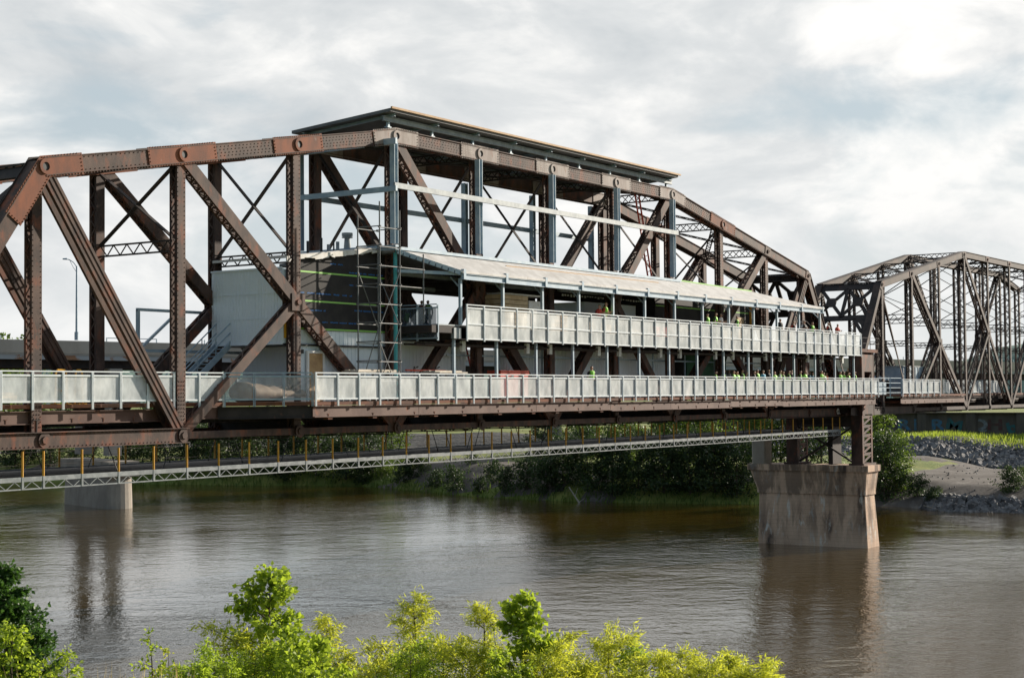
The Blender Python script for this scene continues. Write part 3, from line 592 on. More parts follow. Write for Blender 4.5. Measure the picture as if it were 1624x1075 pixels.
# upper storey rooms set back under the canopy
def room(x0, x1, y0, z1, mt, wins=()):
    m = MB(); m.box(x0, x1, y0, y0+0.12, 5.08, z1); m.box(x0, x0+0.12, y0+0.12, 5.2, 5.08, z1); m.box(x1-0.12, x1, y0+0.12, 5.2, 5.08, z1); m.box(x0+0.12, x1-0.12, 5.08, 5.2, 5.08, z1); o = m.build('room_wall', mt, bd)
    for a, b, za, zb in wins:
        m = MB(); m.box(a, b, y0-0.03, y0, za, zb); wv = m.build('window', M['glass'], bd)
        m = MB(); f = 0.1
        for q in ((a-f, a, za-f, zb+f), (b, b+f, za-f, zb+f), (a, b, zb, zb+f), (a, b, za-f, za), ((a+b)/2-0.04, (a+b)/2+0.04, za, zb)): m.box(q[0], q[1], y0-0.07, y0, q[2], q[3])
        m.build('window_frame', M['red'], wv)
room(43.2, 49.6, 2.0, 7.3, SID, ((44.6, 46.8, 5.7, 6.7),))
room(50.4, 64.5, 1.0, 8.5, SH, ())
m = MB(); m.box(50.5, 64.4, 0.99, 0.996, 7.3, 7.38); m.build('seam_tape', M['tape'], bd)
m = MB(); m.box(62.6, 63.5, 0.95, 0.99, 5.08, 7.0); m.build('door', M['wood'], bd)
m = MB(); m.box(64.6, 64.75, 0.9, 1.0, 5.08, 8.4); m.build('yellow_stud', M['yellow'], bd)
m = MB()
for k in range(34): x = 40.5+0.32*k+random.uniform(-0.05, 0.05); m.box(x, x+0.14, 1.9, 1.95, 7.55+random.uniform(-0.04, 0.04), 7.65)
m.build('string_lights', M['white'], bd)
m = MB(); m.box(28.5, 50, 4.9, 5.3, 7.6, 8.4); m.ibeam((22.2, 5.5, 7.5), (43, 5.5, 7.5), 0.2, 0.3, 0.03); m.build('back_beam', DARK, bd)
for x0, x1, y_, z in ((23, 29, 3, 7.35), (36.5, 43, 2.4, 6.55), (33, 38, 1.5, 7.75), (39, 46, 1.2, 7.8), (24, 33, 1.6, 7.9)):
    m = MB(); m.tube((x0, y_, z), (x1, y_, z), 0.13, 10); m.build('duct', M['galv'], bd)

# ------------------------------------------------------------------ railings
def railing(label, pts, z0, zt, module, mid=None, drop=0.2, mat_=None, pane=None, group='mesh panel railings', zm0=None):
    pts = [V((*q, 0)) for q in pts]; root = thing('railing', label, 'railing', (pts[0].x, pts[0].y, z0), group)
    mt = mat_ or M['rail']; pn = pane or M['mesh']; post = None; panes = {}
    for a, b in zip(pts[:-1], pts[1:]):
        L = (b-a).length; n = max(1, round(L/module)); d = (b-a)/L; nr = V((d.y, -d.x, 0)); s_ = L/n
        m = MB(); m.beam(V((a.x, a.y, zt)), V((b.x, b.y, zt)), 0.06, 0.05); m.build('top_rail', mt, root)
        m = MB()
        for z in [z0+0.12, zt-0.16]+([mid] if mid else []): m.beam(V((a.x, a.y, z))+nr*0.02, V((b.x, b.y, z))+nr*0.02, 0.05, 0.07)
        m.build('panel_frame', mt, root)
        proto = None; pp = None
        for k in range(n+1):
            q = a+d*(s_*k)
            if proto is None:
                m = MB()
                for e in (-0.03, 0.03): m.beam(V((q.x, q.y, z0-drop))+d*e+nr*0.045, V((q.x, q.y, zt-0.03))+d*e+nr*0.045, 0.03, 0.06, up=nr)
                proto = m.build('post', mt, root)
            else:
                c = proto.copy(); col.objects.link(c); c.parent = root; c.location = d*(s_*k)
            if k < n:
                if pp is None:
                    m = MB(); q0, q1 = q+d*0.07, q+d*(s_-0.07)
                    for za, zb in (((z0+0.15, zt-0.19),) if not mid else ((z0+0.15, mid-0.03), (mid+0.03, zt-0.19))):
                        m.beam(V((q0.x, q0.y, (za+zb)/2)), V((q1.x, q1.y, (za+zb)/2)), 0.012, zb-za)
                    pp = m.build('mesh_panel', pn, root)
                else:
                    c = pp.copy(); col.objects.link(c); c.parent = root; c.location = d*(s_*k)
    return root
railing('lower walkway mesh railing running from the left frame edge to the jog', [(-10.7, 0.22), (9.9, 0.22)], 1.36, 2.65, 1.52)
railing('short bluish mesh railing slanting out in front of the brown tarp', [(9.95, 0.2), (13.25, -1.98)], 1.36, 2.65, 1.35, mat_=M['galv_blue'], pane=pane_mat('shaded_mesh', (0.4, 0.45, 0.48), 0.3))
railing('longest mesh railing along the outer edge of the lower deck', [(13.3, -2.1), (81.7, -2.1)], 1.36, 2.65, 1.52)
railing('tall two row mesh railing along the upper terrace front', [(24.85, -2.15), (78.05, -2.15)], 4.33, 6.18, 1.52, mid=5.2, drop=0.0)
railing('blue end railing across the left end of the upper terrace', [(22.65, -1.95), (22.65, 0.6)], 4.32, 6.12, 1.27, mid=5.1, drop=0.0, mat_=M['galv_blue'], pane=M['mesh_shade'])
railing('mesh railing on the far span in front of the grey tank', [(87.4, -2.05), (96.7, -2.05)], 1.36, 2.6, 1.5)
railing('mesh railing inside the far span right of the grey tank', [(104.5, 0.3), (122, 0.3)], 1.36, 2.6, 1.5)
railing('mesh railing along the rear side of the lower deck', [(-11, 5.0), (14, 5.0)], 1.36, 2.6, 1.52, mat_=M['galv_blue'])
g = thing('gate_rail', 'open blue pipe rail closing the gap between the two spans', 'railing', (82, -2, 1.3))
for x in (82.0, 84.7, 87.3): m = MB(); m.tube((x, -2.0, 1.2), (x, -2.0, 2.75), 0.05, 8); m.build('post', M['galv_blue'], g)
for z in (1.5, 1.9, 2.3, 2.7): m = MB(); m.tube((82.0, -2.0, z), (87.3, -2.0, z), 0.03, 6); m.build('pipe_rail', M['galv_blue'], g)
m = MB(); m.box(82.05, 84.6, -1.7, -1.66, 1.36, 2.4); m.build('solid_panel', M['galv_blue'], g)

# ------------------------------------------------------------------ scaffold tower, work platform
M['scaf'] = mat('scaffold_tube', (0.12, 0.125, 0.13), (0.19, 0.19, 0.19), 3, 0.55)
sf = thing('scaffold_tower', 'slim tube scaffold tower against the black wall beside the peak post', 'scaffold', (19.5, -0.8, 1.36))
SX, SY = (18.75, 20.3), (-1.45, -0.1)
for i, x in enumerate(SX):
    for j, y in enumerate(SY):
        m = MB(); m.tube((x, y, 1.36), (x, y, (10.9, 10.3, 10.6, 9.0)[i*2+j]), 0.035, 8); m.build('upright', M['scaf'], sf)
m = MB(); m.tube((22.2, -1.45, 5.2), (22.2, -1.45, 8.6), 0.035, 8); m.build('upright', M['scaf'], sf)
for k in range(9):
    z = 2.3+0.92*k
    for y in SY: m = MB(); m.tube((SX[0]-0.1, y, z), ((22.3 if 4 < k < 7 and y < -1 else SX[1]+0.1), y, z), 0.028, 8); m.build('ledger', M['scaf'], sf)
    for x in SX: m = MB(); m.tube((x, SY[0]-0.1, z+0.06), (x, SY[1]+0.1, z+0.06), 0.028, 8); m.build('transom', M['scaf'], sf)
for a, b in (((18.75, -1.45, 2.3), (20.3, -1.45, 4.9)), ((20.3, -1.45, 1.5), (18.75, -1.45, 4.1)), ((20.3, -0.1, 4.9), (18.75, -0.1, 7.6)), ((18.75, -0.1, 1.6), (20.3, -0.1, 4.9)), ((20.3, -1.45, 4.9), (20.3, -0.1, 7.6)), ((18.75, -1.45, 4.9), (20.3, -1.45, 7.6))):
    m = MB(); m.tube(a, b, 0.025, 8); m.build('brace', M['scaf'], sf)
m = MB(); m.tube((21.35, -0.35, 1.5), (21.35, -0.35, 8.8), 0.1, 10); tag(m.build('drain_pipe', mat('teal_pipe', (0.06, 0.36, 0.38), rough=0.4)), 'teal plastic pipe running up the dark corner behind the scaffold', 'pipe')

wp = thing('suspended_platform', 'long suspended work platform with yellow posts hanging under the bridge', 'work platform', (0, 0, -1.5))
PZ, PX0, PX1, PY0, PY1 = -1.42, -9.0, 78.8, 0.0, 5.8
m = MB(); m.box(PX0, PX1, PY0, PY1, PZ-0.05, PZ); m.build('platform_deck', mat('platform_boards', (0.16, 0.13, 0.11), (0.10, 0.085, 0.075), 2), wp)
for y in (PY0, PY1):
    m = MB(); m.box(PX0, PX1, y-0.06, y+0.0, PZ-0.12, PZ+0.06); m.beam((PX0, y-0.03, PZ-0.40), (PX1, y-0.03, PZ-0.40), 0.06, 0.05)
    n = int((PX1-PX0)/0.4)
    for k in range(n):
        a, b = PX0+k*0.4, PX0+(k+1)*0.4; za, zb = (PZ-0.12, PZ-0.4) if k % 2 else (PZ-0.4, PZ-0.12); m.beam((a, y-0.03, za), (b, y-0.03, zb), 0.026, 0.026)
    m.build('edge_truss', M['alu'], wp)
    proto = None; k = 0
    xs = [-8.4, -6.5, -4.7, -2.9, -1.04, -0.05]+[1.83+1.885*i for i in range(41)]+[79.0]
    for x in xs:
        if x > 78.9: x = 78.7
        if proto is None:
            m = MB(); m.beam((x, y-0.03, PZ-0.42), (x, y-0.03, PZ+0.06), 0.09, 0.09, m=1); m.tube((x, y-0.03, PZ+0.06), (x, y-0.03, PZ+1.02), 0.045, 8)
            proto = m.build('post', [M['yellow'], M['alu']], wp); px0 = x
        else: c = proto.copy(); col.objects.link(c); c.parent = wp; c.location = (x-px0, 0, 0)
    for z in (0.5, 0.98): m = MB(); m.tube((PX0, y, PZ+z), (PX1, y, PZ+z), 0.008, 4); m.build('cable', M['dark_steel'], wp)
for k in range(24):
    x = -7.3+3.65*k
    if x > 78: break
    for y in (0.6, 5.2): m = MB(); m.tube((x+(0.6 if k % 2 else -0.6), y, PZ), (x, y, -0.2), 0.022, 5); m.build('hanger_chain', M['black'], wp)

# ------------------------------------------------------------------ things on the decks
def T(name, label, cat, parts, group=None, loc=(0, 0, 0)):
    o = thing(name, label, cat, loc, group)
    for nm, m, mt in parts: m.build(nm, mt, o)
    return o
def sawhorse_stack(x0, y, label):
    a = MB(); hs = []
    for k in range(4): a.box(x0+random.uniform(-0.1, 0.1), x0+3.0+random.uniform(-0.3, 0.3), y+0.28*k, y+0.28*k+0.25, 2.72, 2.78)
    for k in range(3): a.box(x0+0.1+random.uniform(-0.1, 0.1), x0+2.7+random.uniform(-0.3, 0.3), y+0.1+0.28*k, y+0.1+0.28*k+0.25, 2.78, 2.85)
    for xx in (x0+0.4, x0+2.4):
        b = MB(); hs.append(('sawhorse', b, M['galv']))
        b.beam((xx, y-0.05, 2.67), (xx, y+1.15, 2.67), 0.1, 0.09)
        for yy in (y, y+1.1):
            for e in (-0.25, 0.25): b.beam((xx, yy, 2.67), (xx+e, yy, 1.36), 0.06, 0.06)
    return T('plank_stack', label, 'planks', [('planks', a, M['paleplank'])]+hs, 'plank stacks on sawhorses')
sawhorse_stack(17.2, -1.4, 'pale planks on sawhorses at the foot of the scaffold tower')
sawhorse_stack(23.2, -1.4, 'pale planks on sawhorses behind the railing, below the red pipe rack')
a, b = MB(), MB(); a.box(21.9, 25.2, -0.6, -0.5, 2.82, 2.9)
for x in (22.6, 24.4): b.beam((x, -0.55, 1.36), (x, -0.55, 3.05), 0.06, 0.06); b.beam((x-0.3, -0.55, 2.8), (x+0.3, -0.55, 3.05), 0.05, 0.05)
T('pipe_rack', 'thin red rail rack on black stands before the pale wall', 'rack', [('red_rail', a, M['redorange']), ('stand', b, M['black'])])
a, b, c = MB(), MB(), MB(); a.box(30.3, 33.0, -0.5, 0.3, 1.5, 2.72); b.box(30.25, 33.05, -0.55, 0.35, 2.72, 2.92); c.box(31.3, 31.5, -0.56, -0.54, 2.5, 2.66); c.box(32.2, 32.4, -0.56, -0.54, 2.5, 2.66); c.box(30.5, 30.8, -0.4, 0.2, 1.36, 1.5); c.box(32.5, 32.8, -0.4, 0.2, 1.36, 1.5)
T('job_box', 'big red steel job box on the lower deck', 'tool chest', [('body', a, M['red']), ('lid', b, M['redorange']), ('fittings', c, M['black'])])
for i, (x, mt, lb) in enumerate(((30.2, 'red', 'red pole leaning in the dark doorway behind the job box'), (30.9, 'yellow', 'yellow plank leaning in the dark doorway behind the job box'))):
    m = MB(); m.beam((x, 0.9, 1.36), (x-0.15, 1.6, 4.2), 0.22 if i else 0.1, 0.05, up=(0, 1, 0)); tag(m.build('leaning_board', M[mt]), lb, 'board', 'boards leaning in the doorway')
m = MB(); rings = []
for k in range(13):
    x = 11.6+0.3*k; r_ = (0.42+0.06*math.sin(k*1.9))*(1-0.03*k)
    rings.append([(x, 0.8+0.75*math.cos(t)*(1.0), 1.36+max(0, 0.42+0.42*math.sin(t))*(1.05-0.03*k+0.08*math.sin(k*2.3))) for t in [2*math.pi*i/14 for i in range(14)]])
loft(m, rings); tp = thing('tarp_bundle', 'brown dusty tarp bundle lying behind the slanting bluish railing', 'tarp', (12.5, 0.8, 1.36)); m.build('roll', M['tarp'], tp, True)
m = MB(); m.box(13.6, 15.2, 0.1, 0.6, 1.36, 1.75); m.build('loose_end', M['wrap'], tp)
m = MB(); m.box(12.3, 13.9, 1.7, 1.8, 2.2, 2.28); m.tube((12.5, 1.75, 1.36), (12.5, 1.75, 2.5), 0.03, 6); m.tube((13.6, 1.75, 1.36), (13.6, 1.75, 2.45), 0.03, 6)
m.box(12.2, 13.0, 1.6, 1.9, 2.28, 2.4); tag(m.build('work_bench', M['galv_blue']), 'narrow blue grey bench behind the tarp bundle', 'bench')
a, b = MB(), MB()
for k in range(7): a.box(29.7+random.uniform(-0.04, 0.04), 32.3, -1.0, 0.3, 5.2+0.26*k, 5.43+0.26*k)
b.box(32.32, 33.6, -1.05, 0.35, 5.1, 6.75); b.box(29.9, 33.9, -0.9, 0.5, 7.02, 7.1)
T('lumber_stack', 'tall stack of yellow lumber partly in white wrap on upper terrace', 'lumber', [('boards', a, M['wood']), ('wrapping', b, M['wrap'])])
a = MB()
for k in range(4): a.box(34.6+0.2*k, 36.4, -1.0, 0.0, 5.15+0.25*k, 5.36+0.25*k)
T('lumber_stack', 'low stepped lumber pile next to the wrapped lumber on upper terrace', 'lumber', [('boards', a, M['ply'])])
for i, (x, y_, h_, mt, lb) in enumerate(((39.3, -0.7, 1.0, 'paleplank', 'pale carton'), (41.0, -0.6, 0.85, 'ply', 'tan carton'), (44.6, -0.4, 0.9, 'tarp', 'brown crate'), (47.2, -0.8, 0.7, 'redorange', 'reddish crate'), (50.5, -0.6, 1.0, 'wood', 'yellowish crate'), (56.7, -0.7, 0.95, 'paleplank', 'tall pale crate'))):
    a, b = MB(), MB(); a.box(x, x+1.5, y_, y_+1.0, 5.18, 5.1+h_); b.box(x+0.1, x+0.25, y_, y_+1, 5.08, 5.18); b.box(x+1.25, x+1.4, y_, y_+1, 5.08, 5.18); b.box(x-0.02, x+1.52, y_-0.02, y_+1.02, 5.1+h_*0.5, 5.14+h_*0.5)
    T('crate', lb+' seen through the terrace mesh '+('left of the pair at the rail', 'nearest left of the pair at the rail', 'right of the pair at the rail', 'before the red framed window', 'before the left end of the green taped wall', 'before the middle of the green taped wall')[i], 'crate', [('box', a, M[mt]), ('batten', b, M['wood'])], 'crates on the terrace')
for i, (x, lb) in enumerate(((1.35, 'yellow bent pipe barrier on left, behind walkway railing'), (2.35, 'yellow bent pipe barrier on right, behind walkway railing'))):
    a, b = MB(), MB(); w_ = 0.62 if i == 0 else 0.42
    pts = [(x, 1.0, 1.36), (x+0.05, 1.0, 2.6), (x+0.12, 1.0, 2.72), (x+w_-0.12, 1.0, 2.72), (x+w_-0.05, 1.0, 2.6), (x+w_, 1.0, 1.36)]; a.path([V(q) for q in pts], 0.04); b.tube((x, 1.0, 1.9), (x+w_, 1.0, 1.9), 0.03); b.box(x-0.05, x+0.1, 0.8, 1.2, 1.36, 1.4); b.box(x+w_-0.1, x+w_+0.05, 0.8, 1.2, 1.36, 1.4)
    T('barricade', lb, 'barrier', [('hoop', a, M['yellow']), ('crossbar', b, M['yellow'])], 'yellow barriers')
a = MB()
for k in range(5): a.box(-9.5+0.1*k, -0.3+0.2*k, 1.2+0.25*k, 1.42+0.25*k, 1.5+0.12*(k % 3), 1.6+0.12*(k % 3)); 
T('lumber_stack', 'long pale lumber behind the mesh railing at the left frame edge', 'lumber', [('boards', a, M['wood'])])
# ladder
a, b = MB(), MB(); p0, p1 = V((49.6, 0.9, 9.0)), V((47.9, 0.9, 14.6))
for e in (-0.24, 0.24): a.beam(p0+V((e*0.95, 0, e*0.3)), p1+V((e*0.95, 0, e*0.3)), 0.06, 0.09, up=(0, 1, 0))
for k in range(17): q = p0.lerp(p1, (k+0.5)/17); b.tube(q-V((0.22, 0, 0.07)), q+V((0.22, 0, 0.07)), 0.022, 6)
T('ladder', 'orange red ladder leaning up to the roof through the truss', 'ladder', [('stile', a, M['redorange']), ('rungs', b, M['redorange'])])
# stair and frame behind the left part
st_ = thing('steel_stair', 'blue grey steel stair with pipe rails climbing under the pale box', 'stairs', (13, 4, 1.36))
for y in (3.9, 4.8):
    m = MB(); m.beam((10.6, y, 1.4), (14.6, y, 4.4), 0.06, 0.28); m.build('stringer_plate', M['galv_blue'], st_)
    for o in (0.55, 1.0): m = MB(); m.tube((10.6, y, 1.4+o), (14.6, y, 4.4+o), 0.03, 6); m.build('hand_rail', M['galv_blue'], st_)
    for k in range(4): m = MB(); x = 10.8+1.2*k; z = 1.4+(x-10.6)*0.75; m.tube((x, y, z), (x, y, z+1.0), 0.028, 6); m.build('baluster', M['galv_blue'], st_)
for k in range(16): m = MB(); x = 10.75+0.24*k; z = 1.5+0.18*k; m.box(x, x+0.26, 3.92, 4.78, z, z+0.04); m.build('tread', M['galv_blue'], st_)
ff = thing('stair_steelwork', 'blue grey open steel frame with one slanting brace beyond the left posts', 'steel frame', (10, 5.6, 1.36))
for x in (9.95, 12.4, 14.9, 17.2): m = MB(); m.beam((x, 5.6, 1.36), (x, 5.6, 5.6), 0.14, 0.14); m.build('post', M['galv_blue'], ff)
for z in (3.75, 5.62): m = MB(); m.beam((9.88, 5.6, z), (17.3, 5.6, z), 0.13, 0.13); m.build('rail', M['galv_blue'], ff)
m = MB(); m.beam((10.1, 5.6, 3.85), (12.3, 5.6, 5.5), 0.11, 0.11); m.build('brace', M['galv_blue'], ff)
# things on the second span
a, b = MB(), MB(); a.box(92.0, 97.6, -0.4, 1.2, 1.9, 3.75); b.box(91.9, 97.7, -0.45, 1.25, 3.75, 3.82)
for k in range(8): b.box(92.1+0.75*k, 92.18+0.75*k, -0.45, -0.4, 1.9, 3.75)
b.box(92.2, 92.5, -0.3, 1.1, 1.36, 1.9); b.box(97.1, 97.4, -0.3, 1.1, 1.36, 1.9)
T('tank', 'square grey metal tank standing on the far span deck', 'tank', [('shell', a, M['galv_blue']), ('ribs', b, M['galv'])])
a, b = MB(), MB(); a.tube((83.7, -0.8, 1.4), (83.7, -0.8, 2.3), 0.3, 16); b.tube((83.7, -0.8, 2.3), (83.7, -0.8, 2.36), 0.32, 16); b.tube((83.7, -0.8, 1.7), (83.7, -0.8, 1.74), 0.315, 16); b.tube((83.7, -0.8, 2.0), (83.7, -0.8, 2.04), 0.315, 16)
T('drum', 'blue drum behind the gap rail between the spans', 'drum', [('barrel', a, M['blue']), ('hoops', b, M['blue'])])
a, b = MB(), MB(); a.box(88.2, 90.8, 0.2, 1.2, 2.55, 2.7); b.box(88.4, 88.5, 0.3, 1.1, 1.36, 2.55); b2 = MB(); b2.box(90.5, 90.6, 0.3, 1.1, 1.36, 2.55); a.box(89, 90.2, 0.4, 1.0, 2.7, 2.95)
T('work_bench', 'grey work bench left of the metal tank on far span', 'bench', [('top', a, M['galv_blue']), ('leg', b, M['black']), ('leg', b2, M['black'])])
# lamps under the terrace
lx = [26.3, 32.35, 34.67, 39.99, 42.44, 47.58, 50.2, 55.27, 57.89, 63.16, 65.63, 70.61, 73.36, 77.3]
lampd = ['leftmost, beside the first slim column', 'above the red job box', 'right of the red job box', 'left of the dark haired woman', 'above the dark haired woman', 'first beyond the woman towards the pier', 'second beyond the woman towards the pier', 'left of the green board', 'above the green board', 'right of the green board', 'above the left of the crowd', 'above the middle of the crowd', 'above the right of the crowd', 'rightmost, by the pier column']
for i, x in enumerate(lx):
    a, b, c = MB(), MB(), MB(); a.box(x-0.16, x+0.16, -0.95, -0.8, 3.85, 4.4); b.box(x-0.13, x+0.13, -0.965, -0.95, 4.16, 4.36); b.box(x-0.13, x+0.13, -0.965, -0.95, 3.89, 4.1); c.beam((x, -0.8, 4.3), (x, -0.6, 4.45), 0.06, 0.06)
    T('floodlight', 'small white double floodlight under the terrace, '+lampd[i], 'lamp', [('housing', a, M['white']), ('lens', b, M['white']), ('bracket', c, M['black'])], 'floodlights under the terrace')

# ------------------------------------------------------------------ people
def skin_mesh(verts, edges, root=0, sub=1):
    me = bpy.data.meshes.new('tmp'); me.from_pydata([v[:3] for v in verts], edges, []); o = bpy.data.objects.new('tmp', me); col.objects.link(o)
    o.modifiers.new('s', 'SKIN'); sv = me.skin_vertices[0].data
    for i, v in enumerate(verts): r_ = v[3]; sv[i].radius = r_ if isinstance(r_, tuple) else (r_, r_); sv[i].use_root = i == root
    if sub: mm = o.modifiers.new('d', 'SUBSURF'); mm.levels = sub; mm.render_levels = sub
    dg = bpy.context.evaluated_depsgraph_get(); res = bpy.data.meshes.new_from_object(o.evaluated_get(dg)); bpy.data.objects.remove(o); return res
SKINM = mat('skin', (0.50, 0.29, 0.20), rough=0.5); HAIRC = [mat('brown_hair', (0.06, 0.035, 0.02), rough=0.6), mat('blond_hair', (0.35, 0.2, 0.07), rough=0.6), mat('grey_hair', (0.4, 0.38, 0.36), rough=0.6), mat('black_hair', (0.015, 0.012, 0.012), rough=0.6)]
JEAN = mat('denim', (0.04, 0.06, 0.11), rough=0.8)
VEST = {'lime': mat('lime_vest', (0.30, 0.78, 0.06), rough=0.6), 'orange': mat('orange_vest', (0.85, 0.18, 0.03), rough=0.6), 'red': mat('red_jacket', (0.5, 0.05, 0.03), rough=0.7), 'blue': mat('blue_shirt', (0.10, 0.35, 0.5), rough=0.7), 'black': mat('black_shirt', (0.02, 0.02, 0.022), rough=0.7), 'white': mat('white_shirt', (0.65, 0.65, 0.65), rough=0.7)}
ARMS = {'relaxed': [[(.19, 0, 1.42), (.25, .03, 1.15), (.27, -.06, .90)], [(-.19, 0, 1.42), (-.25, .03, 1.15), (-.26, -.08, .91)]],
        'leaning': [[(.19, -.06, 1.38), (.28, -.16, 1.14), (.14, -.36, 1.22)], [(-.19, -.06, 1.38), (-.28, -.16, 1.14), (-.14, -.36, 1.22)]],
        'raised': [[(.19, 0, 1.42), (.30, -.12, 1.22), (.16, -.26, 1.46)], [(-.19, 0, 1.42), (-.25, .03, 1.15), (-.27, -.06, .90)]]}
def make_person(pose):
    lean = -0.09 if pose == 'leaning' else 0
    tor = [(0, 0, .95, .13), (0, lean*.4, 1.12, .125), (0, lean*.8, 1.32, .145), (0, lean, 1.44, .11), (0, lean*1.05, 1.52, .052), (0, lean*1.2-.01, 1.60, .07), (0, lean*1.25-.015, 1.68, .088), (0, lean*1.2-.005, 1.75, .07)]
    v = list(tor); e = [(i, i+1) for i in range(7)]
    arms = ARMS[pose]; tips = []
    for a in arms:
        k = len(v); v += [(a[0][0], a[0][1], a[0][2], .062), (*a[1], .045), (*a[2], .032)]
        hd = (V(a[2])-V(a[1])).normalized(); h = V(a[2])+hd*0.07; v.append((*h, .036)); e += [(3, k), (k, k+1), (k+1, k+2), (k+2, k+3)]; tips.append((h, hd))
    for s_ in (1, -1):
        k = len(v); v += [(s_*.095, 0, .88, .10), (s_*.105, -.01, .5, .062), (s_*.11, .02, .1, .042), (s_*.12, -.12, .035, .035)]; e += [(0, k), (k, k+1), (k+1, k+2), (k+2, k+3)]
    body = skin_mesh(v, e)
    bm = bmesh.new(); bm.from_mesh(body); mb = MB(); hx = lean*1.25-.015
    for h, d in tips:                                   # five fingers of different length, slightly curled
        sd_ = d.cross(V((0, 0, 1))); sd_ = sd_.normalized() if sd_.length > 0.1 else V((1, 0, 0)); dn = sd_.cross(d)
        for i, L in enumerate((.065, .08, .085, .075)):
            b0 = h+d*.015+sd_*(i-1.5)*.017; b1 = b0+d*L*.6; b2 = b1+(d*.8-dn*.5).normalized()*L*.5; mb.tube(b0, b1, .009, 6, .008); mb.tube(b1, b2, .008, 6, .006)
        b0 = h-sd_*.03; mb.tube(b0, b0+(d*.6-sd_*.7)*.06, .011, 6, .008)
    mb.tube((0, hx-.075, 1.69), (0, hx-.115, 1.655), .01, 6, .016)                       # nose
    for s_ in (-1, 1): mb.tube((s_*.085, hx+.01, 1.66), (s_*.097, hx+.015, 1.67), .028, 8, .02); mb.tube((s_*.035, hx-.082, 1.69), (s_*.035, hx-.09, 1.69), .012, 6, m=1)
    mb.tube((-.028, hx-.078, 1.615), (.028, hx-.078, 1.615), .007, 6, m=2)
    tmp = bpy.data.meshes.new('t'); tmp.from_pydata(mb.v, [], mb.f); tmp.polygons.foreach_set('material_index', mb.m); bm.from_mesh(tmp)
    bm.to_mesh(body); bm.free()
    for mm in (SKINM, M['black'], VEST['red']): body.materials.append(mm)
    body.polygons.foreach_set('use_smooth', [True]*len(body.polygons))
    def inf(vs, es, g_, root=0): return skin_mesh([(*q[:3], q[3]+g_) for q in vs], es, root)
    trs = [v[0]]+v[len(v)-8:len(v)-5]+v[len(v)-4:len(v)-1]; trs = [(*q[:3], q[3]) for q in trs]; trouser = inf(trs, [(0, 1), (1, 2), (2, 3), (0, 4), (4, 5), (5, 6)], .016)
    shv = tor[:4]+[(*arms[0][0], .062), (*V(arms[0][0]).lerp(V(arms[0][1]), .75), .05), (*arms[1][0], .062), (*V(arms[1][0]).lerp(V(arms[1][1]), .75), .05)]; shirt = inf(shv, [(0, 1), (1, 2), (2, 3), (3, 4), (4, 5), (3, 6), (6, 7)], .014)
    vev = [(*tor[0][:3], tor[0][3]), tor[1], tor[2], tor[3], (.13, lean, 1.45, .05), (-.13, lean, 1.45, .05)]; vest = inf(vev, [(0, 1), (1, 2), (2, 3), (3, 4), (3, 5)], .03)
    hair = inf([(0, hx+.02, 1.70, .088), (0, hx+.012, 1.76, .074)], [(0, 1)], .008)
    shoes = MB()
    for s_ in (1, -1): shoes.add([(s_*.115+x*.05, -.05+y, z) for z in (0, .08) for x, y in ((-1, .09), (1, .09), (1.05, -.08), (.6, -.17), (-.6, -.17), (-1.05, -.08))], [(5, 4, 3, 2, 1, 0), (6, 7, 8, 9, 10, 11)]+[(i, (i+1) % 6, 6+(i+1) % 6, 6+i) for i in range(6)])
    root = thing('person', '', 'person'); 
    def ob(nm, me, mt=None):
        o = bpy.data.objects.new(nm, me); col.objects.link(o); o.parent = root
        if mt: me.materials.clear(); me.materials.append(mt)
        me.polygons.foreach_set('use_smooth', [True]*len(me.polygons)); return o
    ob('body', body); ob('trousers', trouser, JEAN); ob('shirt', shirt, VEST['black']); ob('vest', vest, VEST['lime']); ob('hair', hair, HAIRC[0]); shoes.build('shoes', M['black'], root)
    return root
protos = {}
def person(pose, loc, rz_, vest, shirt, hair, label, group):
    if pose not in protos: protos[pose] = make_person(pose); o = protos[pose]
    else: o = copy_tree(protos[pose])
    o.location = loc; o.rotation_euler = (0, 0, rz_); s_ = random.uniform(0.95, 1.06); o.scale = (s_, s_, s_)
    tag(o, label, 'person', group)
    for ch in o.children:
        k = ch.name.split('.')[0]
        mt = {'vest': VEST[vest], 'shirt': VEST[shirt], 'hair': HAIRC[hair]}.get(k)
        if mt: ch.material_slots[0].link = 'OBJECT'; ch.material_slots[0].material = mt
HN = ['brown haired', 'blond', 'grey haired', 'black haired']
GU, GL = 'people at the upper terrace rail', 'people along the lower deck rail'
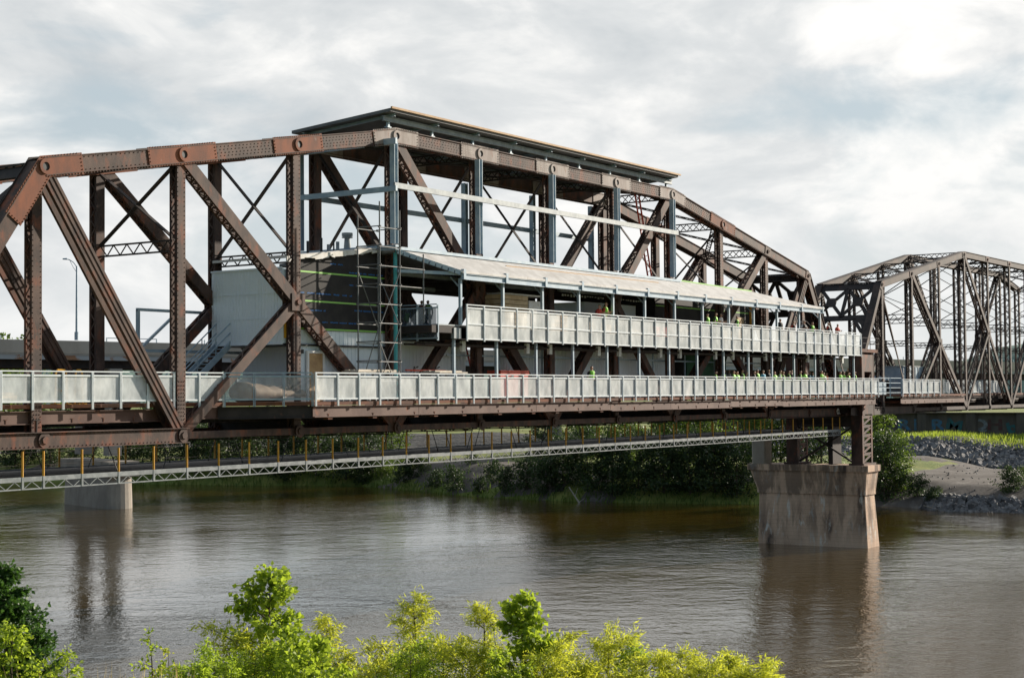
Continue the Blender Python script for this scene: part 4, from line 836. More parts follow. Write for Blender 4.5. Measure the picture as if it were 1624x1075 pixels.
for u, pose, ve, sh, ha, lb in (
    (951, 'leaning', 'red', 'red', 0, 'in a dark red top, left one of the pair at the terrace rail'),
    (958.5, 'leaning', 'lime', 'red', 1, 'in lime vest, right one of the pair at the terrace rail'),
    (1123.5, 'relaxed', 'lime', 'black', 0, 'in lime vest, left of three at the terrace rail before the taped wall'),
    (1133, 'leaning', 'lime', 'black', 1, 'in lime vest, middle of three at the terrace rail before the taped wall'),
    (1142, 'leaning', 'white', 'white', 2, 'in white, right of three at the terrace rail before the taped wall'),
    (1170.5, 'raised', 'lime', 'black', 3, 'in lime vest standing tall alone, left of the wooden terrace door'),
    (1239, 'relaxed', 'black', 'black', 3, 'in black at the terrace rail before the pale sky gap'),
    (1259, 'relaxed', 'black', 'red', 0, 'in black at the terrace rail before the slanting hanger bars'),
    (1275, 'leaning', 'black', 'white', 0, 'in black left of the blond one near the canopy end'),
    (1288.5, 'leaning', 'lime', 'black', 1, 'in lime vest at the terrace rail under the canopy end'),
    (1314.5, 'relaxed', 'black', 'red', 0, 'in black at the terrace rail left, beyond the canopy end'),
    (1328, 'leaning', 'red', 'red', 0, 'in red at the terrace rail, the rightmost up there')):
    x = on_y(u, 510, -1.62).x; person(pose, (x, -1.62+random.uniform(0, .1), 5.09), random.uniform(-.4, .4), ve, sh, ha, HN[ha].split()[0]+' person '+lb, GU)
low = [(938, 'relaxed', 'lime', 'black', 3, 'alone near the middle of the lower rail'), (1133, 'leaning', 'lime', 'black', 0, 'leftmost of the lower crowd, before the green board'), (1145, 'leaning', 'lime', 'white', 2, 'left of the column right of the green board'),
       (1161.5, 'leaning', 'lime', 'black', 1, 'bending over the rail left of the tall lime vest'), (1169, 'relaxed', 'lime', 'lime', 0, 'broad lime vest left of the dark shirted man'), (1177.5, 'raised', 'lime', 'black', 3, 'dark shirt under open lime vest, left of the fourth column before the crowd'),
       (1194, 'leaning', 'black', 'black', 0, 'first right of the column at the crowd left part'), (1201, 'relaxed', 'lime', 'black', 0, 'between a black shirt and the blue shirt'), (1210, 'relaxed', 'blue', 'blue', 2, 'in blue shirt, tallest grey head of the crowd'),
       (1217, 'leaning', 'black', 'black', 1, 'in black right of the blue shirt'), (1228.5, 'relaxed', 'lime', 'lime', 1, 'lime top left of the bending pair'), (1235, 'leaning', 'lime', 'white', 0, 'white sleeves and lime vest bending over the rail'),
       (1242, 'relaxed', 'lime', 'black', 1, 'behind the bending white sleeved man'), (1249, 'leaning', 'lime', 'black', 0, 'fourth left of the column in mid crowd'), (1255.5, 'relaxed', 'black', 'black', 0, 'black shirt just left of the column in mid crowd'),
       (1267, 'leaning', 'lime', 'black', 3, 'just right of the column in mid crowd'), (1275, 'leaning', 'lime', 'lime', 1, 'all in lime, leaning in mid crowd'), (1289.5, 'relaxed', 'blue', 'blue', 0, 'in pale blue right of the all lime leaner'),
       (1301, 'leaning', 'lime', 'black', 0, 'lime vest left of the orange one'), (1306, 'relaxed', 'lime', 'white', 1, 'lime vest touching shoulders with the orange one'), (1310.5, 'relaxed', 'orange', 'orange', 0, 'in bright orange, only one on the lower deck'),
       (1331, 'leaning', 'lime', 'black', 3, 'leaning left of the tallest lime vest by the pier column'), (1338, 'raised', 'lime', 'lime', 0, 'tallest lime vest near the right end of the rail'), (1344, 'leaning', 'lime', 'black', 1, 'right of the tallest lime vest near the rail end'), (1355.6, 'relaxed', 'lime', 'black', 0, 'rightmost of the lower crowd, by the last column')]
for u, pose, ve, sh, ha, lb in low:
    y = -1.62+(random.uniform(0, .25)); x = on_y(u, 590, y).x; person(pose, (x, y, 1.37), random.uniform(-.5, .5), ve, sh, ha, HN[ha].split()[0]+' person '+lb, GL)
for u, y, ve, sh, ha, lb in ((1146.5, 0.6, 'white', 'white', 0, 'in white shirt standing back beside a column in the shade'), (1156, 0.9, 'white', 'white', 3, 'in grey white shirt deep in the shade of the lower deck'), (1185, 0.7, 'white', 'white', 2, 'in white shirt in shade behind the left crowd'), (1190, 1.1, 'black', 'black', 0, 'in black deep in shade behind the left crowd'), (1283, 0.4, 'blue', 'blue', 3, 'in blue standing back in the shade behind the right crowd')):
    x = on_y(u, 590, y).x; person('relaxed', (x, y, 1.37), random.uniform(-1, 1), ve, sh, ha, HN[ha].split()[0]+' person '+lb, 'people standing back in the shade')
for u, ve, ha, lb in ((669, 'red', 3, 'in red jacket at the rear rail, seen above the blue end railing'), (679, 'lime', 3, 'in lime vest at the rear rail, right of the red jacket'), (645, 'lime', 0, 'in lime vest low at the rear rail, seen left of the red jacket')):
    q = on_y(u, 510, 4.6); person('relaxed', (q.x, 4.6, 5.09 if u != 645 else 4.6), 2.6, ve, 'black', ha, HN[ha].split()[0]+' person '+lb, 'people at the rear terrace rail')

# ------------------------------------------------------------------ ground, water, far bank
WZ = -10.75
by = np.array([-400, -60, -20, -2, 5, 12, 20, 28, 40, 50, 60, 68, 78, 91, 105, 120, 150, 400.]); bx = np.array([150, 128, 121, 120, 119, 122, 121, 119, 115, 113.5, 115, 117.5, 123, 127, 121, 117, 112, 60.])
def bank_x(y): return np.interp(y, by, bx)
def h1(x, y): return (np.sin(x*0.31+y*0.17)+np.sin(x*0.13-y*0.41+1.3)+np.sin(x*0.77+y*0.6)*0.5)/2.5
def height(x, y):
    s = x-bank_x(y)-1.5
    left = np.clip((y-14)/8, 0, 1)                                    # wooded steeper bank beyond the pier, open landing to its right
    prof = np.interp(s, [-20, -4, 0, 3, 8, 30, 40, 50, 54, 400], [-14, -12, -10.95, -9.8, -8.4, -8.0, -8.4, -5.4, -5.2, -4.2])
    prof2 = np.interp(s, [-20, -4, 0, 3, 9, 30, 40, 50, 54, 400], [-14, -12.2, -10.95, -9.2, -7.6, -7.0, -6.7, -4.8, -4.9, -4.2])
    far = prof*(1-left)+prof2*left+h1(x, y)*np.clip(s/8, 0, 0.35)
    sc_ = (x-CAM.x)*math.sin(YAW)+(y-CAM.y)*math.cos(YAW)
    near = np.interp(sc_, [-400, 10, 19, 24, 40, 60, 80], [-2.6, -2.6, -2.75, -3.6, -7.6, -11.6, -14])+h1(x*1.7, y*1.7)*0.18
    return np.maximum(far, near)
def axis(lo, hi, segs):
    a = [lo]
    for e, st in segs:
        while a[-1] < e-1e-6: a.append(min(e, a[-1]+st))
    return np.array(a)
gx = axis(-3000, 4000, [(-200, 400), (-60, 10), (20, 2.0), (100, 5), (112, 2), (185, 1.2), (260, 7), (600, 50), (4000, 400)])
gy = axis(-3000, 4000, [(-200, 400), (-60, 7), (-20, 1.6), (110, 1.4), (170, 4), (500, 40), (4000, 400)])
GX, GY = np.meshgrid(gx, gy); GZ = height(GX, GY)
me = bpy.data.meshes.new('ground'); nx, ny = len(gx), len(gy)
fs = [(j*nx+i, j*nx+i+1, (j+1)*nx+i+1, (j+1)*nx+i) for j in range(ny-1) for i in range(nx-1)]
me.from_pydata(np.stack([GX, GY, GZ], -1).reshape(-1, 3).tolist(), [], fs)
cx = (GX[:-1, :-1]+GX[1:, 1:])/2; cy = (GY[:-1, :-1]+GY[1:, 1:])/2; s = cx-bank_x(cy)-1.5+h1(cx*2.1, cy*2.1)*1.5
zone = np.where(s < -1, 2, np.where(s < 39, 0, np.where(s < 51, 3, 1)))
zone = np.where((cy > 17) & (s > -1.2) & (s < 36) & ~((cy > 50) & (cy < 84) & (s > 1.5) & (s < 18)) & (h1(cx*.8, cy*.8) > -0.6), 1, zone)
scm = (cx-CAM.x)*math.sin(YAW)+(cy-CAM.y)*math.cos(YAW); zone = np.where(scm < 62, 1, zone)
for mt in (mat('bank_dirt', (0.13, 0.112, 0.10), (0.075, 0.06, 0.05), 0.35, 0.95, 0.35, 0.65, c=(0.20, 0.18, 0.165), cscale=0.9, clo=0.55, chi=0.7, bump=0.05, bscale=2, stretch=(0.5, 1, 1)),
           mat('grass_ground', (0.13, 0.17, 0.03), (0.21, 0.22, 0.05), 0.35, 0.95, c=(0.2, 0.15, 0.09), cscale=0.3, clo=0.6, chi=0.7, bump=0.1, bscale=3), mat('river_mud', (0.07, 0.055, 0.04), rough=0.9), mat('stone_bed', (0.10, 0.095, 0.09), (0.06, 0.055, 0.05), 1.2, 0.95, bump=0.2, bscale=1.5)): me.materials.append(mt)
me.polygons.foreach_set('material_index', zone.astype(int).ravel().tolist()); me.polygons.foreach_set('use_smooth', [True]*len(me.polygons))
go = bpy.data.objects.new('ground', me); col.objects.link(go); struct(go)

def water_mat():
    m = bpy.data.materials.new('river_water'); m.use_nodes = True; t = m.node_tree; p = t.nodes['Principled BSDF']
    p.inputs['Base Color'].default_value = (0.055, 0.034, 0.005, 1); p.inputs['Roughness'].default_value = 0.03; p.inputs['IOR'].default_value = 2.0
    g = N(t, 'ShaderNodeNewGeometry'); q0 = N(t, 'ShaderNodeMapping'); q0.inputs['Rotation'].default_value = (0, 0, R(50)); t.links.new(g.outputs['Position'], q0.inputs[0])
    q = N(t, 'ShaderNodeMapping'); q.inputs['Scale'].default_value = (0.6, 1, 1); t.links.new(q0.outputs[0], q.inputs[0]); q2 = N(t, 'ShaderNodeMapping'); q2.inputs['Scale'].default_value = (1.0, 0.5, 1); t.links.new(q0.outputs[0], q2.inputs[0])
    a = noise(t, q.outputs[0], 0.7, 3, 0.5, 0.3); b = noise(t, q2.outputs[0], 2.2, 4, 0.6, 0.2); e_ = noise(t, q2.outputs[0], 5.0, 3, 0.6); c = noise(t, g.outputs['Position'], 0.022, 4, 0.6, 0.5)
    patch = ramp(t, c.outputs[0], [(0.40, 0.35), (0.58, 1.0)])
    hgt = math_(t, 'MULTIPLY', math_(t, 'ADD', math_(t, 'MULTIPLY', a.outputs[0], 0.42), math_(t, 'ADD', math_(t, 'MULTIPLY', b.outputs[0], 0.24), math_(t, 'MULTIPLY', e_.outputs[0], 0.10))), patch)
    bp = N(t, 'ShaderNodeBump'); bp.inputs['Strength'].default_value = 1.0; bp.inputs['Distance'].default_value = 0.17; t.links.new(hgt, bp.inputs['Height']); t.links.new(bp.outputs[0], p.inputs['Normal']); return m
m = MB(); m.add([(-900, -3000, WZ), (400, -3000, WZ), (400, 3500, WZ), (-900, 3500, WZ)], [(0, 1, 2, 3)]); struct(m.build('river_water', water_mat()))

# riprap rocks (too many to count)
def rocks(name, label, pts, smin, smax):
    vs, fs = [], []; base = np.array([(x, y, z) for z in (-.5, .5) for y in (-.5, .5) for x in (-.5, .5)]); ff_ = [(0, 2, 3, 1), (4, 5, 7, 6), (0, 1, 5, 4), (2, 6, 7, 3), (0, 4, 6, 2), (1, 3, 7, 5)]
    for x, y, z in pts:
        b = base*rng.uniform(0.6, 1.3, (8, 3))*rng.uniform(smin, smax)*np.array([1, 1, 0.7]); a = rng.uniform(0, 6.3, 2); c, s_ = np.cos(a), np.sin(a)
        b = b@np.array([[c[0], s_[0], 0], [-s_[0], c[0], 0], [0, 0, 1]])@np.array([[1, 0, 0], [0, c[1], s_[1]], [0, -s_[1], c[1]]])
        o = len(vs); vs += (b+np.array([x, y, z])).tolist(); fs += [tuple(i+o for i in f) for f in ff_]
    me = bpy.data.meshes.new(name); me.from_pydata(vs, [], fs); me.materials.append(M['rock']); o = bpy.data.objects.new(name, me); col.objects.link(o); o['kind'] = 'stuff'; o['label'] = label; o['category'] = 'rocks'; return o
def scatter(n, f):
    o = []
    while len(o) < n:
        q = f()
        if q is not None: o.append(q)
    return o
def strip(y0, y1, s0, s1):
    def f():
        y = rng.uniform(y0, y1); x = bank_x(y)+1.5+rng.uniform(s0, s1); return (x, y, float(height(np.array(x), np.array(y)))+0.05)
    return f
rocks('riprap', 'grey riprap stones covering the levee slope below the grass', scatter(4600, strip(-20, 75, 39, 48.5)), 0.35, 0.95)
rocks('shore_stones', 'grey broken stones along the waterline right of the pier', scatter(1100, strip(-16, 9, -0.8, 3.2))+scatter(500, strip(-16, 4, 26, 33)), 0.3, 0.8)

rocks('loose_stones', 'scattered loose stones on the gravel landing right of the pier', scatter(260, strip(-18, 16, 3, 38)), 0.08, 0.22)
def dead_branch(x, y, L, a, lb):
    m = MB(); z = float(height(np.array(x), np.array(y))); p_ = V((x, y, z-0.1)); q = p_+V((-0.5, math.cos(a)*L, math.sin(a)*L)); m.tube(p_, q, 0.13, 7, 0.05); c = p_.lerp(q, .6); m.tube(c, c+V((-.2, -0.5, 1.0)), 0.05, 5, 0.02); c = p_.lerp(q, .35); m.tube(c, c+V((.1, -0.7, .5)), 0.05, 5, 0.02); tag(m.build('dead_branch', M['conc']), lb, 'branch')
dead_branch(113.8, 45.2, 3.2, -2.4+3.4, 'bare pale dead branch leaning over the waterline before the dark trees')
dead_branch(121.2, 6.0, 2.2, .3, 'bare driftwood branch lying at the waterline right of the pier')
# flood wall with graffiti
fw = thing('flood_wall', 'dark sheet pile flood wall with faded painted letters behind the grass', 'wall', (186, 20, -4))
def wx(y): return 186.0
m = MB(); zb, ztop = -5.6, -1.62; y = -40; prev = None
pts = []
k = 0
while y < 75:
    pts.append((186.0-(0.55 if k % 2 else 0), y)); pts.append((186.0-(0.55 if k % 2 else 0), y+(1.2 if k % 2 else 5.2))); y += 1.6 if k % 2 else 5.6; k += 1
n = len(pts); m.add([(x, y, z) for z in (zb, ztop) for x, y in pts]+[(x+0.25, y, z) for z in (zb, ztop) for x, y in pts], [(i, i+1, n+i+1, n+i) for i in range(n-1)]+[(2*n+i, 2*n+i+1, 3*n+i+1, 3*n+i) for i in range(n-1)]+[(n+i, n+i+1, 3*n+i+1, 3*n+i) for i in range(n-1)])
m.build('sheet_pile', M['sheetpile'], fw)
m = MB(); m.box(185.3, 186.4, -40, 75, ztop, ztop+0.12); m.build('wall_cap', M['dark_steel'], fw)
def graffito(ch, u, v, hpx, mt, rot=0):
    cu = bpy.data.curves.new('graffiti', 'FONT'); cu.body = ch; cu.align_x = 'CENTER'; cu.size = 1; cu.extrude = 0.01; cu.offset = 0.035; tmp = bpy.data.objects.new('t', cu); col.objects.link(tmp)
    me = bpy.data.meshes.new_from_object(tmp.evaluated_get(bpy.context.evaluated_depsgraph_get())); bpy.data.objects.remove(tmp); me.materials.append(mt)
    d = fwd+rgt*((u-812)/FPX)-upv*((v-537.5)/FPX); p_ = CAM+d*((185.97-CAM.x)/d.x); sz = hpx/FPX*(p_-CAM).dot(fwd)
    o = bpy.data.objects.new('graffiti', me); col.objects.link(o); o.parent = fw; o.location = p_-V(fw['_o']); o.rotation_euler = (R(90), R(rot), R(-90)); o.scale = (sz*2.1, sz*1.35, 1)
gb = mat('graffiti_blue', (0.05, 0.17, 0.30), (0.10, 0.13, 0.16), 2, 0.8); gt = mat('graffiti_teal', (0.02, 0.13, 0.15), (0.05, 0.08, 0.09), 2, 0.8); gg = mat('graffiti_grey', (0.22, 0.25, 0.28), (0.14, 0.15, 0.16), 2, 0.8); gr_ = mat('graffiti_maroon', (0.09, 0.03, 0.03), (0.06, 0.045, 0.04), 2, 0.8)
for ch, u, v, mt, rot in (('R', 1433, 681, gb, 0), ('R', 1459, 681, gb, 0), ('R', 1487, 681, gb, 0), ('M', 1512, 681, gt, 12), ('Q', 1552, 681, gg, 0), ('H', 1578, 681, gr_, 0), ('b', 1607, 685, gt, -15)): graffito(ch, u, v, 17, mt, rot)

# ------------------------------------------------------------------ road viaduct behind
vd = thing('road_viaduct', 'concrete road viaduct with grey parapet crossing behind the truss', 'viaduct', (98, 92, 0))
A, B = V((30, 111, 0)), V((330, 9, -2.4)); vdir = (B-A).normalized(); vn = V((vdir.y, -vdir.x, 0)); vn = vn if vn.dot(CAM-A) > 0 else -vn
def vline(m, off, z, wd, h, mi=0): m.beam(A+vn*off+V((0, 0, z)), B+vn*off+V((0, 0, z)), wd, h, m=mi)
VC = mat('viaduct_concrete', (0.36, 0.34, 0.31), (0.29, 0.27, 0.24), 0.3, 0.9, stretch=(1, 1, 0.3))
m = MB(); vline(m, 5.6, 7.65, 0.35, 1.3); m.build('parapet', VC, vd); m = MB(); vline(m, -5.6, 7.65, 0.35, 1.3); m.build('parapet', VC, vd)
m = MB(); vline(m, 0, 6.82, 11.4, 0.26); m.build('road_slab', VC, vd)
m = MB(); vline(m, 5.5, 6.44, 0.3, 0.5); vline(m, -5.5, 6.44, 0.3, 0.5); m.build('edge_band', mat('rust_streaked_band', (0.36, 0.38, 0.40), (0.30, 0.16, 0.09), 0.5, 0.8, 0.56, 0.62), vd)
for o in (4.6, 1.6, -1.6, -4.6): m = MB(); m.ibeam(A+vn*o+V((0, 0, 6.0)), B+vn*o+V((0, 0, 6.0)), 0.5, 1.35, 0.08); m.build('girder', DARK, vd)
vp = []
for t in (24, 57.3, 128, 165, 205, 245):
    c = A+vdir*t; q = MB(); gnd = -13
    for o in (-4.2, 4.2):
        q.beam(c+vn*o+V((0, 0, -4.5)), c+vn*o+V((0, 0, 4.1)), 1.5, 1.6, up=vn)
    q.beam(c-vn*5.2+V((0, 0, 4.7)), c+vn*5.2+V((0, 0, 4.7)), 1.5, 1.2)
    for o in (-1, 1): q.beam(c+vn*(o*3.4)+V((0, 0, 2.2)), c+vn*(o*5.0)+V((0, 0, 4.1)), 0.5, 0.5)
    q.build('pier_bent', VC, vd)
    if t > 100: continue
    q = MB(); q.beam(c-vn*7.4+V((0, 0, -5.9)), c+vn*7.4+V((0, 0, -5.9)), 3.6, 1.7); q.build('pier_cap', M['conc'], vd)
    q = MB(); ring = []
    for z, g_ in ((gnd, 1.12), (-6.75, 1.0)):
        ring.append([c+vdir*(1.6*g_*math.cos(a))+vn*(math.copysign(5.4, math.sin(a)) if abs(math.sin(a)) > 1e-6 else 0)+vn*(1.6*g_*math.sin(a))+V((0, 0, z)) for a in [2*math.pi*(i+0.5)/20 for i in range(20)]])
    loft(q, ring); q.build('pier_shaft', M['conc'], vd)
for k in range(40):
    q = MB(); a_ = A+vdir*(6*k+2)+vn*5.6; q.beam(a_+V((0, 0, 8.3)), a_+V((0, 0, 8.75)), 0.1, 0.1)
    if k % 3 == 0: q.beam(a_+V((0, 0, 8.7)), a_+vdir*6+V((0, 0, 8.7)), 0.08, 0.08)
    q.build('parapet_rail', M['galv_blue'], vd)
lp = thing('street_lamp', 'tall grey street lamp with drooping arm rising from the viaduct', 'street lamp', (0, 0, 0))
d = fwd+rgt*((121.5-812)/FPX)-upv*((533-537.5)/FPX); tt = (A+vn*5.5-CAM).dot(vn)/d.dot(vn); lb_ = CAM+d*tt; lz = 8.2
m = MB(); m.tube((lb_.x, lb_.y, lz), (lb_.x, lb_.y, lz+8.0), 0.14, 10, 0.09); m.tube((lb_.x, lb_.y, lz-0.2), (lb_.x, lb_.y, lz+0.7), 0.24, 10); m.build('pole', M['galv_blue'], lp)
m = MB(); l_ = -rgt0; P0 = V((lb_.x, lb_.y, lz+7.9)); m.path([P0, P0+l_*0.35+V((0, 0, 0.5)), P0+l_*0.8+V((0, 0, 0.8)), P0+l_*1.2+V((0, 0, 0.9))], 0.05); m.path([P0-V((0, 0, 0.6)), P0+l_*0.4, P0+l_*0.8+V((0, 0, 0.8))], 0.03); m.build('arm', M['galv_blue'], lp)
m = MB(); q = P0+l_*1.3+V((0, 0, 0.9)); m.tube(q-l_*0.25, q+l_*0.25, 0.11, 10, 0.08); m.build('lamp_head', M['galv_blue'], lp)

# ------------------------------------------------------------------ vegetation
def leaf_obj(name, P, D, size, aspect, matn, parent, bend=0.25):
    n = len(P); D = D/np.linalg.norm(D, axis=1, keepdims=True); r_ = rng.normal(size=(n, 3)); S = np.cross(D, r_); S /= np.linalg.norm(S, axis=1, keepdims=True)+1e-9; Nn = np.cross(D, S)
    L = (size*rng.uniform(0.65, 1.25, n))[:, None]; Wd = L*aspect
    v = np.empty((n, 4, 3)); v[:, 0] = P; v[:, 1] = P+D*L*0.42+S*Wd/2+Nn*L*bend*0.3; v[:, 2] = P+D*L; v[:, 3] = P+D*L*0.42-S*Wd/2+Nn*L*bend*0.3
    me = bpy.data.meshes.new(name); me.vertices.add(n*4); me.vertices.foreach_set('co', v.ravel()); me.loops.add(n*4); me.loops.foreach_set('vertex_index', np.arange(n*4)); me.polygons.add(n); me.polygons.foreach_set('loop_start', np.arange(n)*4)
    me.update(calc_edges=True); me.validate(); me.materials.append(matn); o = bpy.data.objects.new(name, me); col.objects.link(o); o.parent = parent; return o
def tree(name, label, cat, base, H, Rmax, prof, nl, leafn, size, aspect, mt, droop=0.1, up=0.5, group=None, z_first=0.15, twig=0.5, clump=0.12, loc=None, trunk_r=None):
    # prof: list of (relative height, relative radius). branches leave the trunk all the way up, leaves sit along twigs of the branches
    root = thing(name, label, cat, base, group); m = MB(); tr_ = trunk_r or H*0.016; pr_ = np.array(prof)
    tp_ = [V((0, 0, 0))]
    for k in range(1, 9): tp_.append(V((tp_[-1].x+random.uniform(-1, 1)*H*0.012, tp_[-1].y+random.uniform(-1, 1)*H*0.012, H*k/8.3)))
    for k in range(8): m.tube(tp_[k], tp_[k+1], tr_*(1-k/8.6), 7, tr_*(1-(k+1)/8.6))
    P, D = [], []
    for i in range(nl):
        t = z_first+(1-z_first)*((i+random.random())/nl); kk = min(7.99, t*8*8.3/8.3); f = int(min(7, kk)); o = tp_[f].lerp(tp_[f+1], kk-f)
        az = i*2.399+random.uniform(-.5, .5); L = Rmax*np.interp(t, pr_[:, 0], pr_[:, 1])*random.uniform(0.7, 1.15)
        d_ = V((math.cos(az), math.sin(az), up+random.uniform(-.15, .35))).normalized(); prev = o; n_seg = 4
        pts = [o]
        for s_ in range(n_seg):
            d_ = (d_+V((random.uniform(-.25, .25), random.uniform(-.25, .25), random.uniform(-.1, .2)-droop))).normalized(); pts.append(pts[-1]+d_*L/n_seg)
        for s_ in range(n_seg): m.tube(pts[s_], pts[s_+1], max(0.004, tr_*0.38*(1-t*0.6)*(1-s_/4.4)), 5, max(0.003, tr_*0.38*(1-t*0.6)*(1-(s_+1)/4.4)))
        ntw = max(3, int(leafn/nl/14))
        for q in range(ntw):
            a = random.uniform(0.25, 1.0)*n_seg; f = min(n_seg-1, int(a)); b0 = pts[f].lerp(pts[f+1], a-f)
            td = (d_*0.6+V((random.gauss(0, .6), random.gauss(0, .6), random.gauss(0.1, .45)-droop*1.5))).normalized(); TL = L*twig*random.uniform(.4, 1)+size
            if q % 3 == 0: m.tube(b0, b0+td*TL, max(0.003, tr_*0.08), 4, 0.002)
            for g_ in range(14):
                e = random.random(); P.append(b0+td*(TL*e)+V((random.gauss(0, clump*size*3), random.gauss(0, clump*size*3), random.gauss(0, clump*size*3)))); D.append(td*0.5+V((random.gauss(0, .6), random.gauss(0, .6), random.gauss(0, .5)-droop*2)))
    m2 = MB(); m2.v = [(x+base[0], y+base[1], z+base[2]) for x, y, z in m.v]; m2.f = m.f; m2.m = m.m; m2.build('trunk', M['bark'], root)
    leaf_obj('crown', np.array([tuple(x) for x in P]), np.array([tuple(x) for x in D]), size, aspect, mt, root); return root
PW = [(0, .5), (.25, .9), (.5, 1), (.75, .75), (1, .2)]; PK = [(0, .4), (.35, .75), (.6, .8), (.85, .72), (1, .4)]; PC = [(0, .6), (.3, 1), (.6, .8), (.85, .5), (1, .22)]; PB = [(0, .8), (.4, 1), (.8, .8), (1, .45)]
def fg(u, vtop, D, H, *a, name='tree', **k):
    p_ = at(u, vtop, D); p_.z -= H; a = [M[random.choice(('leaf_willow', 'leaf_willow2', 'leaf_willow3'))] if x is M['leaf_willow'] else x for x in a]; return tree(name, a[0], a[1], tuple(p_), H, *a[2:], **k)
GF = 'trees on the near bank'
fg(12, 880, 24, 4.6, 'dark green broadleaf tree at the lower left corner', 'tree', 0.72, PC, 60, 16000, 0.075, 0.62, M['leaf_dark'], up=.6, group=GF, twig=.4)
fg(28, 985, 23, 3.4, 'mid green bush at the foot of the dark corner tree', 'bush', 0.55, PB, 26, 3500, 0.08, 0.6, M['leaf_mid'], group=GF, name='bush')
fg(62, 1000, 23.5, 3.0, 'leafy green bush filling the right side of the dark corner tree', 'bush', 0.5, PB, 34, 6000, 0.075, 0.6, M['leaf_dark'], group=GF, name='bush')
fg(8, 940, 24.5, 3.8, 'green bush body under the top of the dark corner tree', 'bush', 0.75, PB, 44, 9000, 0.075, 0.6, M['leaf_dark'], group=GF, name='bush')
fg(100, 1035, 22, 1.9, 'small green bush right of the dark corner tree', 'bush', 0.42, PB, 18, 1800, 0.06, 0.5, M['leaf_mid'], group=GF, name='bush')
fg(247, 997, 23, 2.4, 'thin sparse sapling standing alone before the water', 'sapling', 0.38, PC, 12, 420, 0.065, 0.55, M['leaf_mid'], group=GF, name='sapling')
fg(268, 1025, 23, 2.2, 'yellowish leafy sapling next to the thin sapling', 'sapling', 0.36, PC, 12, 600, 0.06, 0.5, M['leaf_willow'], group=GF, name='sapling')
fg(436, 903, 25, 5.2, 'tallest cottonwood with big shiny leaves left of centre', 'tree', 0.82, PK, 60, 9000, 0.085, 0.9, M['leaf_mid'], up=.8, group=GF, twig=.35)
fg(365, 1000, 24.5, 3.4, 'rounded willow bush left below the tallest cottonwood', 'tree', 0.95, PB, 36, 9000, 0.09, 0.22, M['leaf_willow'], up=.5, group=GF)
fg(340, 1030, 23, 2.6, 'dense low willow bush at the left foot of the cottonwood', 'bush', 0.6, PB, 26, 5500, 0.08, 0.24, M['leaf_willow'], group=GF, name='bush')
fg(472, 1000, 24, 3.1, 'broad leafed cottonwood shoot below the tallest cottonwood', 'tree', 0.62, PB, 28, 3600, 0.08, 0.9, M['leaf_mid'], group=GF)
fg(519, 965, 26, 3.9, 'feathery willow right of the tallest cottonwood', 'tree', 0.62, PW, 34, 5200, 0.10, 0.16, M['leaf_willow'], up=.8, group=GF)
fg(662, 936, 26, 4.6, 'tallest feathery willow in the middle of the bottom edge', 'tree', 0.8, PC, 40, 7500, 0.10, 0.16, M['leaf_willow'], up=.8, group=GF)
fg(610, 1025, 25, 2.8, 'low willow left at the foot of the middle willow', 'tree', 0.75, PB, 30, 6500, 0.09, 0.2, M['leaf_willow'], group=GF)
fg(705, 1012, 25, 3.0, 'willow between the middle willow and the next one right', 'tree', 0.75, PB, 34, 7500, 0.09, 0.2, M['leaf_willow'], group=GF)
fg(772, 953, 26, 4.2, 'feathery willow just left of the bright cottonwood', 'tree', 0.72, PC, 36, 6500, 0.10, 0.16, M['leaf_willow'], up=.8, group=GF)
fg(826, 946, 25, 4.4, 'bright cottonwood with large leaves right of centre', 'tree', 0.72, PK, 50, 7000, 0.085, 0.9, M['leaf_mid'], up=.8, group=GF, twig=.35)
fg(880, 1000, 25.5, 3.4, 'yellow green willow right behind the bright cottonwood', 'tree', 0.7, PB, 32, 7000, 0.09, 0.2, M['leaf_willow'], group=GF)
fg(800, 1040, 23.5, 2.4, 'low bush in front of the bright cottonwood', 'bush', 0.65, PB, 26, 4200, 0.075, 0.6, M['leaf_mid'], group=GF, name='bush')
fg(965, 1003, 25, 3.4, 'dense willow mound right of the cottonwoods', 'tree', 0.75, PB, 38, 9500, 0.085, 0.2, M['leaf_willow'], group=GF)
fg(1002, 1012, 25.5, 3.0, 'pointed willow on the right shoulder of the dense mound', 'tree', 0.6, PW, 30, 6500, 0.085, 0.2, M['leaf_willow'], group=GF)
fg(1080, 1032, 25, 2.8, 'wide low willow mound, third from the right end', 'tree', 0.62, PB, 34, 8000, 0.085, 0.2, M['leaf_willow'], group=GF)
fg(1160, 1030, 25, 2.8, 'small willow with a pointed top, second from right end', 'tree', 0.5, PW, 28, 5500, 0.085, 0.2, M['leaf_willow'], group=GF)
fg(1222, 1050, 25, 2.4, 'smallest willow tip, last on the right of the bottom row', 'tree', 0.42, PW, 22, 3500, 0.085, 0.2, M['leaf_willow'], group=GF)
